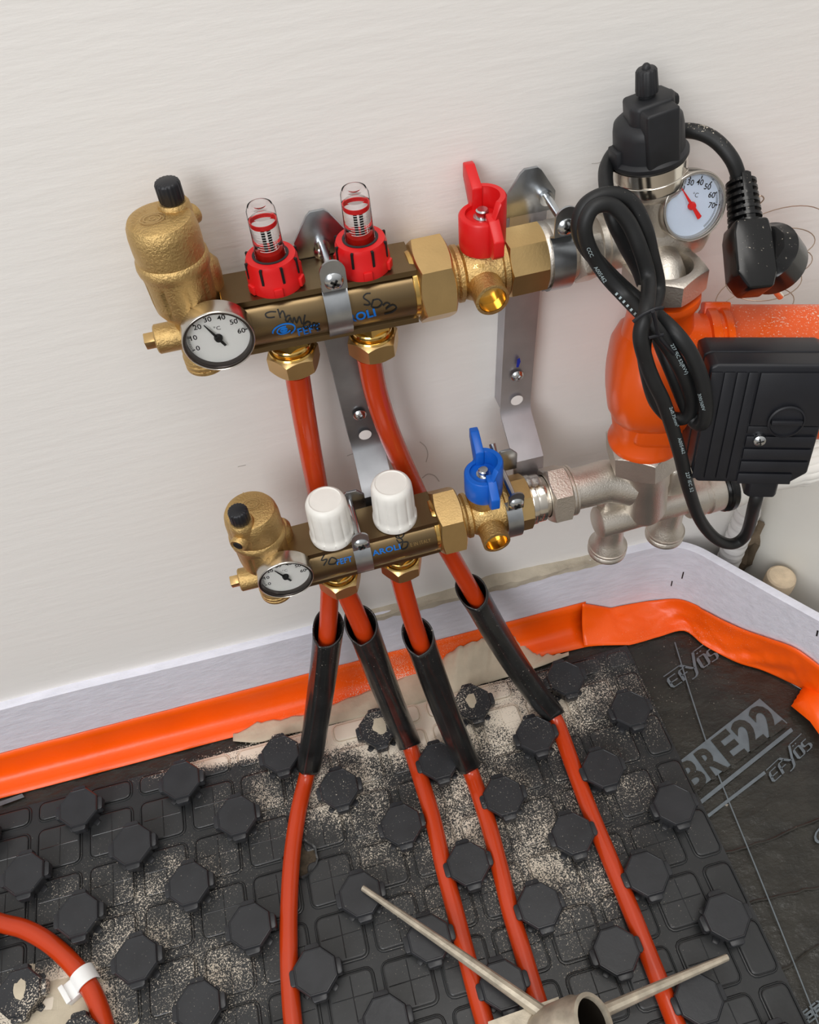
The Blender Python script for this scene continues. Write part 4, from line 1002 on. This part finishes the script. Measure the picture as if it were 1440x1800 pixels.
# ================================================================ MIXING VALVE (upper right)
HB = V((.582, .043, .5085)); HA = V((-.0150, .009, .0945)).normalized()
mv = thing('mixing_valve', HB, 'nickel thermostatic mixing valve with black head above the orange pump', 'valve')
mb = MB(); A = V((1, 0, -.008)).normalized(); O = eu(.5095)
mb.lathe(O, A, [(0, -.001), (.0190, -.001), (.0198, .001), (.0198, .0035), (.0192, .0045), (.0200, .006), (.0200, .016), (.0178, .0185), (.0178, .020)], 48)
mb.hexnut(O + A * .0195, A, .0220, .0150, 0, xdir=(0, .3, 1), sides=6, chamf=.2)
mb.lathe(O, A, [(.0150, .034), (.0168, .0345), (.0168, .0395), (.0150, .040)], 48)
obj('union_sleeve', mb, nickel, mv, angle=40)
mb = MB(); mb.lathe(O, A, [(.0150, .0385), (.0185, .0392), (.0185, .0402), (.0172, .0408), (.0170, .055), (.0182, .066), (.0188, .078), (.0186, .090), (.0170, .101), (.0120, .106), (0, .107)], 48)
mb.lathe(HB, HA, [(0, -.012), (.0170, -.010), (.0175, .006), (.0178, .0280), (.0195, .0290), (.0205, .0315), (.0205, .0330)], 48)
mb.lathe(HB, HA * -1, [(.0150, .010), (.0132, .020), (.0126, .030), (.0126, .046)], 40)
obj('valve_body', mb, nickel, mv, angle=40)
mb = MB(); mb.lathe(HB, HA, [(.0195, .0328), (.0214, .0332), (.0217, .0345), (.0217, .0395), (.0211, .0400), (.0217, .0405), (.0217, .0475), (.0205, .0482), (0, .0482)], 56); obj('collar', mb, nickel_bright, mv)
# black head
Xh = V((1, 0, 0)); Xh = (Xh - HA * Xh.dot(HA)).normalized(); Yh = HA.cross(Xh)
head = MB(); head.lathe(HB, HA, [(0, .0480), (.0214, .0480), (.0222, .0490), (.0222, .0512), (.0210, .0524), (.0200, .0530), (.0195, .0660), (.0188, .0700), (.0162, .0722), (.0120, .0738), (0, .0742)], 56)
hd = obj('thermostat_head', head, black_head, mv, angle=40)
mb = MB(); mb.prism([(-.0095, -.0205), (.0095, -.0205), (.0100, .004), (.0065, .011), (-.0065, .011), (-.0100, .004)], HB, (Xh, Yh, HA), .050, .0815, .0016, 3)
mb.prism([(-.0135, -.007), (-.0100, -.012), (.0100, -.012), (.0145, -.004), (.0120, .009), (-.0110, .009)], HB, (Xh, Yh, HA), .066, .0830, .0022, 3)
mb.box(HB + HA * .078 + Xh * .0125 - Yh * .001, (Xh, Yh, HA), (.0035, .006, .0032), .002); mb.box(HB + HA * .055 - Xh * .0200, (Xh, Yh, HA), (.0022, .006, .0050), .0012)
obj('head_tower', mb, black_head, hd, angle=40)
rk = lambda a, t: 1 - (.06 if int(a / (2 * PI) * 28 + .01) % 2 and .086 < t < .097 else 0)
mb = MB(); mb.lathe(HB, HA, [(0, .082), (.0045, .082), (.0045, .0845), (.0060, .0850), (.0062, .0865), (.0057, .0965), (.0048, .0975), (.0024, .0977), (.0022, .0990), (.0012, .1000), (0, .1002)], 56, rfun=rk); obj('adjusting_knob', mb, black_head, hd, angle=50)
decal_on('embossed_mark', to_px(glyphs('1 0', 14, 6), 1137, 214, 1, .0), head.bvh(), black_plastic, hd)
# gauge on the right of the valve
gc = PD(1222, 364, .483); vd = ray(1222, 364).normalized(); im = (R0 * .93 + R1 * .36).normalized(); im = (im - vd * im.dot(vd)).normalized()
gn = (-vd * math.cos(math.radians(32)) + im * math.sin(math.radians(32))).normalized()
gup = (R1 * -1); gup = gup - gn * gup.dot(gn)
tk2 = [5 - i * 2.45 for i in range(1, 20)] + [32 - i * 2.7 for i in range(1, 10)]
thermometer(mv, gc, gn, .0200, ['20', '30', '40', '50', '60', '70'], 136, 26, 138, dial_blue, needle_red, steel_rim, eu(.603), up=gup, blue=True, ticks=tk2)
# swivel nut over the pump inlet
P0 = V((.5800, .0140, .4840)); P1 = V((.5835, .0030, .3630)); PC = (P0 + P1) / 2; PA = (P1 - P0).normalized()   # pump ports, top and bottom
mb = MB(); mb.hexnut(P0 - PA * .003, PA * -1, .0254, .0160, .0165, xdir=(math.cos(.5), math.sin(.5), 0), chamf=.10); mb.lathe(P0, PA * -1, [(0, .004), (.0168, .004)], 40); obj('swivel_nut', mb, nickel, mv, angle=30)
mb = MB(); mb.tube([P0 - PA * .003, P0 - PA * .012, HB - HA * .010], .0125, 28, smooth=4); obj('inlet_tube', mb, nickel, mv)

# ================================================================ PUMP
pm = thing('circulation_pump', (PC.x, PC.y, .36), 'orange circulation pump with black terminal box', 'pump')
M_ = V((math.cos(.33), -math.sin(.33), 0)); Hh = V((-math.sin(.33), -math.cos(.33), 0))
def sq(a, t):
    if t < .040: return 1
    return (abs(math.cos(a)) ** 5 + abs(math.sin(a)) ** 5) ** (-1 / 5) * .93
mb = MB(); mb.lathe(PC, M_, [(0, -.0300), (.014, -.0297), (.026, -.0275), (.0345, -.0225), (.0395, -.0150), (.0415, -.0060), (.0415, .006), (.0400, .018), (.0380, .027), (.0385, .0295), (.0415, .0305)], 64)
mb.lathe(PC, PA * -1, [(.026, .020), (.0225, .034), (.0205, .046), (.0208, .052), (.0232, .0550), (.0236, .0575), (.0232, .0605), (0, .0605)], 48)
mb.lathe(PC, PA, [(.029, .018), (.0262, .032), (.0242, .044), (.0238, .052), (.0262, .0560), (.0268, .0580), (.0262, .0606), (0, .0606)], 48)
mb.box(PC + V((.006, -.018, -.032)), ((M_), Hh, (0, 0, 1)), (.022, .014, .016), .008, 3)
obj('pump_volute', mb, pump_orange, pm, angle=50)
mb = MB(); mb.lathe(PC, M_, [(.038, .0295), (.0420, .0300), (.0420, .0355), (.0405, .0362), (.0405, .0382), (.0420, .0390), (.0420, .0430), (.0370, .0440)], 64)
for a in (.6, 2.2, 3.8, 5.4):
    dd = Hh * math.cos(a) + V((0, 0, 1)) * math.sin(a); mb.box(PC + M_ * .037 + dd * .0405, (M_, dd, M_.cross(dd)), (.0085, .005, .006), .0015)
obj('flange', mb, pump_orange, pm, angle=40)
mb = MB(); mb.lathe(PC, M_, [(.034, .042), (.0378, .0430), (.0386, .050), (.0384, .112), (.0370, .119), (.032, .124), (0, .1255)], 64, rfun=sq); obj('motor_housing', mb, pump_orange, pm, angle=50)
mb = MB(); mb.cyl(PC, M_, .024, .124, .134, 40, .002); obj('end_cap', mb, black_plastic, pm)
# terminal box
ph = math.radians(15); Nb = Hh * math.cos(ph) + V((0, 0, 1)) * math.sin(ph); Kb = Nb.cross(M_); Kb = Kb if Kb.z > 0 else -Kb
BC = V((.594, .025, .397)) + M_ * .0585 + Nb * .062
BC = CAM + (BC - CAM) * .95; hwx, hwk = .0358, .0415; ch = .0095
poly = [(-hwx + ch * .5, -hwk), (hwx - ch, -hwk), (hwx, -hwk + ch * .8), (hwx, hwk - ch * .2), (hwx - .004, hwk), (-hwx + .004, hwk), (-hwx, hwk - ch * .2), (-hwx, -hwk + ch)]
mb = MB(); mb.prism(poly, BC, (M_, Kb, Nb), -.036, -.0005, .0018, 3); mb.prism([(p[0] * 1.02, p[1] * 1.02) for p in poly], BC, (M_, Kb, Nb), -.037, -.017, .001, 2)
bx = obj('terminal_box', mb, black_plastic, pm, angle=40)
def plate(x0, x1, y0, y1, h=.0018, b=.0005):
    mb = MB(); mb.box(BC + M_ * (x0 + x1) / 2 + Kb * (y0 + y1) / 2 + Nb * (h / 2 - .0006), (M_, Kb, Nb), ((x1 - x0) / 2, (y1 - y0) / 2, h / 2), b); return obj('rib', mb, black_plastic, bx)
xs_ = [-.0348, -.0272, -.0200, -.0134, -.0072]
for a, b in zip(xs_, xs_[1:]): plate(a, b - .0008, -.0378, .0368)
plate(-.0067, .0346, .0015, .0368, .0022)
for k in range(4): plate(-.0067, .0339 if k < 3 else .0262, -.0092 - k * .0091 - .0048 , -.0092 - k * .0091 + .0029)
plate(-.0069, .0346, -.0048, .0005, .0010)
kc = BC + M_ * .0135 + Kb * .0055 + Nb * .0015
mb = MB(); mb.lathe(kc, Nb, [(.0102, -.001), (.0108, .001), (.0108, .0022), (.0098, .0026), (.0094, .0012), (0, .0012)], 48); mb.box(kc + Nb * .0022, (M_, Kb, Nb), (.0090, .0016, .0018), .0005); obj('speed_selector', mb, black_plastic, bx, angle=40)
s0 = BC + M_ * .0010 - Kb * .0085 + Nb * .0020
mb = MB(); mb.lathe(s0, Nb, [(0, .0022), (.0020, .0020), (.0036, .0010), (.0040, 0), (.0040, -.002)], 24); sc1 = obj('box_screw', mb, steel_screw, pm)
mb = MB()
for a in (.3, .3 + PI / 2): mb.box(s0 + Nb * .0020, (M_ * math.cos(a) + Kb * math.sin(a), Kb * math.cos(a) - M_ * math.sin(a), Nb), (.0022, .0004, .0003), 0)
obj('cross_slot', mb, print_black, sc1)
GL = BC - Kb * (hwk + .0005) + M_ * .0125 - Nb * .012
mb = MB(); mb.prism([(-.0095, -.007), (.0095, -.007), (.0105, .004), (.0080, .008), (-.0080, .008), (-.0105, .004)], GL, (M_, Nb, Kb * -1), -.002, .0135, .0014, 2); obj('cable_gland', mb, black_plastic, bx)

# ================================================================ LOWER RIGHT RETURN BODY
rb = thing('distribution_fitting', (.60, .0, .28), 'nickel return manifold piece with two capped ports under the orange pump', 'fitting')
O = el(.4955); A = V((1, .010, -.02)).normalized()
mb = MB(); mb.lathe(O, A, [(0, 0), (.0185, 0), (.0190, .0008), (.0190, .0040), (.0178, .0046), (.0178, .0052), (.0182, .0058), (.0182, .0108), (.0165, .0115), (.0158, .014), (.0160, .018)], 48); obj('union_sleeve', mb, nickel_bright, rb)
mb = MB(); mb.hexnut(O + A * .0150, A, .0228, .0165, .0165, xdir=(0, .2, 1), chamf=.12); mb.lathe(O, A, [(.0165, .0310), (.0195, .0315), (.0195, .0333), (.0185, .0337), (.0195, .0341), (.0195, .0357), (.0165, .0365)], 48); obj('union_nut', mb, nickel, rb, angle=30)
mb = MB(); cup = P1 + PA * .001; cax = (V((.5945, -.001, .276)) - cup).normalized()
mb.tube([O + A * .033, O + A * .052, O + A * .066, cup + cax * .045 - V((.010, 0, 0))], lambda t: .0158 + .001 * t, 32, smooth=5)
mb.lathe(cup, cax, [(.0190, .006), (.0200, .018), (.0196, .026), (.0188, .030), (.0188, .044), (.0180, .0455), (.0176, .074), (.0166, .079), (.0145, .083), (0, .085)], 44)
LB0, LB1 = V((.5660, -.001, .2820)), V((.6415, .003, .2810))
bx_ = (LB1 - LB0).normalized()
mb.lathe(LB0, bx_, [(0, -.0125), (.0110, -.0125), (.0128, -.0110), (.0130, .006), (.0130, .0745)], 40)
mb.lathe(V((.5680, -.0005, .2835)), (0, 0, -1), [(.0105, 0), (.0108, .020), (.0120, .030), (.0150, .0345), (.0150, .0360)], 36)
mb.lathe(V((.6200, .0010, .2820)), (0, 0, -1), [(.0105, 0), (.0108, .020), (.0120, .030), (.0148, .0345), (.0148, .0360)], 36)
mb.box(V((.6205, .010, .3010)), ((1, 0, 0), (0, 1, 0), (0, 0, 1)), (.0105, .012, .022), .005, 3)
mb.box(V((.5720, .010, .3010)), ((1, .25, 0), (-.25, 1, 0), (0, 0, 1)), (.016, .010, .012), .005, 3)
obj('return_housing', mb, nickel, rb, angle=42)
for (px_, py_, pz_) in ((.5680, -.0005, .2835), (.6200, .0010, .2820)):
    mb = MB(); mb.lathe((px_, py_, pz_), (0, 0, -1), [(.0145, .0355), (.0158, .0360), (.0160, .0375), (.0154, .0385), (.0160, .0395), (.0154, .0408), (.0160, .0420), (.0158, .0440), (.0140, .0452), (0, .0452)], 40); obj('threaded_port', mb, nickel, rb)
mb = MB(); mb.hexnut(cup - cax * .004, cax, .0288, .0225, 0, xdir=(math.cos(.35), math.sin(.35), 0), chamf=.10); obj('swivel_nut', mb, nickel, rb, angle=30)
# right end: ring, black seal
mb = MB(); mb.lathe(LB1, bx_, [(.0125, -.012), (.0178, -.010), (.0182, -.007), (.0182, .000), (.0168, .001), (.0168, .0045), (.0182, .0055), (.0180, .017), (.0150, .018)], 44); obj('end_ring', mb, nickel, rb)
mb = MB(); mb.lathe(LB1, bx_, [(.010, .0170), (.0188, .0174), (.0200, .0190), (.0188, .0205), (.0205, .0222), (.0205, .0262), (.0190, .0275), (0, .0280)], 44); obj('black_seal', mb, black_gloss, rb)
# white fluted head on that end
wk = thing('radiator_head', LB1 + bx_ * .028, 'white fluted valve head behind the black terminal box', 'valve head'); rk = lambda a, t: 1 - (.05 * max(0, math.cos(16 * a)) ** 2 if t > .058 else 0)
wax = V((1, .04, .0)).normalized()
mb = MB(); mb.lathe(LB1 + bx_ * .0275, wax, [(0, 0), (.0190, 0), (.0195, .002), (.0190, .008), (.0150, .012), (.0150, .040), (.0165, .052), (.0170, .060), (.0185, .064), (.0190, .090), (.0180, .100), (.0150, .104), (0, .105)], 96, rfun=rk); obj('head_shell', mb, white_plastic, wk, angle=50)
# corrugated hose behind it
hs_ = MB(); hb = PY(1293, 975, .048); n = 60
hs_.tube([V((hb.x - .004, .050, .02)), V((hb.x - .004, .050, .17))], .0112, 32, smooth=60, rfun=lambda a, t: 1 + .09 * math.sin(t * 2 * PI * 24)); 
tag(obj('corrugated_hose', hs_, hose_mat, angle=60), 'pale corrugated hose rising behind the foam corner', 'hose')
# sandy capped stub behind the foam at right
cs = thing('pipe_stub', (.776, .010, .0), 'sand-coloured capped stub behind the foam at the right', 'pipe')
mb = MB(); mb.lathe((.776, .010, -.002), (0, 0, 1), [(.0125, 0), (.0125, .088), (0, .088)], 32); obj('stub_tube', mb, cap_mat, cs)
mb = MB(); mb.lathe((.776, .010, .080), (0, 0, 1), [(.0125, 0), (.0146, .001), (.0148, .012), (.0140, .0165), (.0120, .0182), (0, .0190)], 36); obj('stub_cap', mb, cap_mat, cs)

# ================================================================ POWER CORD
pwr = thing('power_cord', PY(1140, 560, -.015), 'black power cord coiled in a tied bundle with moulded mains plug', 'power cord')
gl_end = GL - Kb * .012
cp_ = [(1303, 325, .036), (1288, 282, .042), (1258, 247, .052), (1222, 231, .060), (1180, 232, .0685), (1130, 246, .0700), (1088, 262, .0665), (1067, 292, .052), (1066, 330, .034), (1076, 380, .015), (1100, 432, .011), (1126, 482, .008), (1142, 540, -.002), (1160, 600, -.018), (1182, 655, -.026), (1205, 712, -.034), (1222, 742, -.042),
       (1237, 742, -.048), (1241, 712, -.047), (1234, 668, -.043), (1214, 620, -.036), (1185, 582, -.027), (1148, 548, -.016), (1104, 512, -.006), (1062, 472, .000), (1027, 430, .004), (1017, 395, .007), (1030, 360, .009), (1066, 342, .010), (1106, 352, .008), (1132, 396, .002), (1145, 446, -.002), (1157, 510, -.008),
       (1140, 570, -.022), (1132, 612, -.024), (1140, 665, -.027), (1154, 708, -.030), (1180, 734, -.034), (1208, 732, -.038), (1216, 706, -.038), (1204, 664, -.036), (1180, 618, -.031), (1142, 566, -.024), (1100, 522, -.012), (1064, 482, -.004), (1036, 436, .0), (1028, 398, .002), (1042, 366, .004), (1072, 360, .004), (1100, 384, .000), (1122, 428, -.006), (1140, 490, -.012), (1136, 545, -.026),
       (1126, 590, -.033), (1136, 636, -.036), (1150, 672, -.040), (1166, 705, -.043), (1182, 752, -.046), (1196, 800, -.048), (1210, 856, -.048), (1230, 912, -.046), (1258, 946, -.044), (1288, 956, -.044), (1312, 938, -.046)]
pts = [PY(p[0], p[1], p[2] - (.012 * min(1, max(0, (-.010 - p[2]) / .015)))) for p in cp_] + [gl_end - Kb * .012, gl_end, gl_end + Kb * .006]
cmb = MB(); cmb.tube(pts, .0043, 14, smooth=7); cable = obj('cable', cmb, cable_mat, pwr); ctree = cmb.bvh()
cwr = [to_px(glyphs('CCC', 8.5, 3), 1031, 436, .42, .9), to_px(glyphs('A005462', 9.0, 3), 1044, 470, .56, .83), to_px(glyphs('227 IEC 52(RVV)', 8.5, 3), 1178, 606, .46, .89), to_px(glyphs('300/500V', 8, 3), 1227, 692, .26, .97),
       to_px(glyphs('2x0.75mm²', 8, 3), 1176, 716, .33, .95), to_px(glyphs('A005462', 8, 3), 1191, 770, .28, .96), to_px(glyphs('227 IEC 52', 8, 3), 1205, 830, .25, .97)]
for k in range(7):
    x = 1083 + k * 6.6; y = 515 + k * 7.0; cwr.append(stroke2d([(x, y), (x + 2.6, y + 2.8)], 5, 1))
decal_on('cable_lettering', join2d(cwr), ctree, cable_print, cable, .0003)
# tie round the bundle
mb = MB(); tc = [(1113, 566), (1130, 553), (1152, 543), (1166, 541)]
mb.tube([PY(x, y, -.0455) for x, y in tc], .0010, 8, smooth=4); mb.tube([PY(x, y, -.0475) for x, y in [(1140, 594), (1155, 590), (1166, 588)]], .0010, 8, smooth=4)
mb.tube([PY(x, y, -.0472) for x, y in [(1148, 547), (1153, 566), (1158, 590), (1170, 606), (1185, 622)]], .0012, 8, smooth=4)
tag(obj('wire_tie', mb, black_plastic, pwr), 'thin twisted wire tie')
# plug
ptop = PY(1303, 325, .036); pbot = PD(1322, 500, .492); pd_ = (pbot - ptop).normalized(); L_ = (pbot - ptop).length
Xp = (R0 - pd_ * R0.dot(pd_)).normalized(); Yp = pd_.cross(Xp)
mb = MB(); pr = []
for k in range(7): t0 = .004 + k * .0042; pr += [(.0062, t0), (.0088 + k * .0002, t0 + .0004), (.0088 + k * .0002, t0 + .0022), (.0062, t0 + .0026)]
mb.lathe(ptop - pd_ * .006, pd_, [(0, 0), (.0060, 0)] + pr + [(.0065, .036)], 28)
for s_ in (-1, 1): mb.box(ptop + pd_ * .013 + Yp * (.0068 * s_), (pd_, Xp, Yp), (.017, .0028, .0022), .0005)
pg = obj('strain_relief', mb, black_gloss, pwr, angle=40)
dax = (R0 * .66 + R1 * .22 + R2 * .72).normalized(); pc_ = PD(1352, 452, .500)
mb = MB(); mb.prism([(-.0095, .026), (.0095, .026), (.0110, .034), (.0118, .058), (.0085, .068), (-.0060, .068), (-.0120, .058), (-.0115, .034)], ptop - pd_ * .002, (Xp, pd_, Yp), -.0105, .0105, .0022, 3)
Xd, Yd, Zd = basis(dax, pd_)
mb.lathe(pc_ - dax * .013, dax, [(0, 0), (.0138, .0), (.0142, .0004), (.0186, .0060), (.0190, .0068), (.0190, .0240), (.0178, .0260), (0, .0260)], 56, xdir=pd_, rfun=lambda a, t: (math.cos(PI / 10) / math.cos((a % (PI / 5)) - PI / 10)) if t < .0066 else 1.0)
plug = obj('plug', mb, black_gloss, pwr, angle=24)
mb = MB()
Xq = (R0 * .7 - R1 * .72); Xq = (Xq - dax * Xq.dot(dax)).normalized()
for s_ in (-1, 1): mb.cyl(pc_ + Xq * (.0095 * s_), dax, .0022, .015, .0385, 16, .001)
obj('plug_pin', mb, nickel_bright, plug)

# thin springy wire behind the plug
mb = MB(); wpts = []
c_ = PY(1340, 470, .055)
for k in range(0, 150):
    a = k * 2 * PI / 32; z = c_.z + .036 - k * .00050; wpts.append(V((c_.x + .0285 * math.cos(a) * (1 + .08 * math.sin(k * .13)), .050 + .018 * math.sin(a), z + .004 * math.sin(a + 1))))
mb.tube(wpts, .00035, 6); mb.tube([PY(x, y, .05) for x, y in [(1330, 350), (1338, 344), (1343, 350), (1334, 360)]], .0004, 6, smooth=5)
tag(obj('thin_wire', mb, wire_mat), 'loose coil of hair-thin wire behind the mains plug', 'wire')

# ================================================================ METAL TOOL AT THE BOTTOM EDGE
tl = thing('metal_tool', PZ(1010, 1790, .03), 'worn grey metal tool with tube socket and two tapering prongs at bottom edge', 'tool')
tm = PZ(1045, 1797, .074); tb = PZ(978, 1822, .042); ta = (tm - tb).normalized()
TL_ = (tm - tb).length
mb = MB(); mb.lathe(tb, ta, [(.0200, -.012), (.0222, 0), (.0226, TL_ - .016), (.0205, TL_ - .013), (.0205, TL_), (.0172, TL_ + .0005), (.0168, .005), (0, .004)], 44); obj('tube_socket', mb, tool_mat, tl, angle=40)
mb = MB(); mb.lathe(tb, ta, [(.0170, TL_ - .004), (.0166, .0060), (0, .0050)], 36); obj('tube_bore', mb, tool_dark, tl)
def prong(p0, p1, r0, r1, nm='prong'):
    mb = MB(); P = [V(p0).lerp(V(p1), k / 14) + V((0, 0, .003 * math.sin(k / 14 * PI))) for k in range(15)]
    mb.tube(P, lambda t: r0 + (r1 - r0) * t, 12, rfun=lambda a, t: 1 + .10 * math.cos(2 * a)); obj(nm, mb, tool_mat, tl)
prong(PZ(960, 1785, .044), PZ(638, 1561, .0285), .0062, .0028)
prong(PZ(1050, 1782, .050), PZ(1278, 1683, .034), .0056, .0030)
mb = MB(); q = [PZ(858, 1796, .038), PZ(982, 1752, .040), PZ(985, 1764, .040), PZ(985, 1830, .040), PZ(862, 1850, .038)]
mb.add([p for p in q] + [p - V((0, 0, .004)) for p in q], [(0, 1, 2, 3, 4), (9, 8, 7, 6, 5)] + [(i, (i + 1) % 5, (i + 1) % 5 + 5, i + 5) for i in range(5)]); obj('flat_plate', mb, tool_mat, tl)
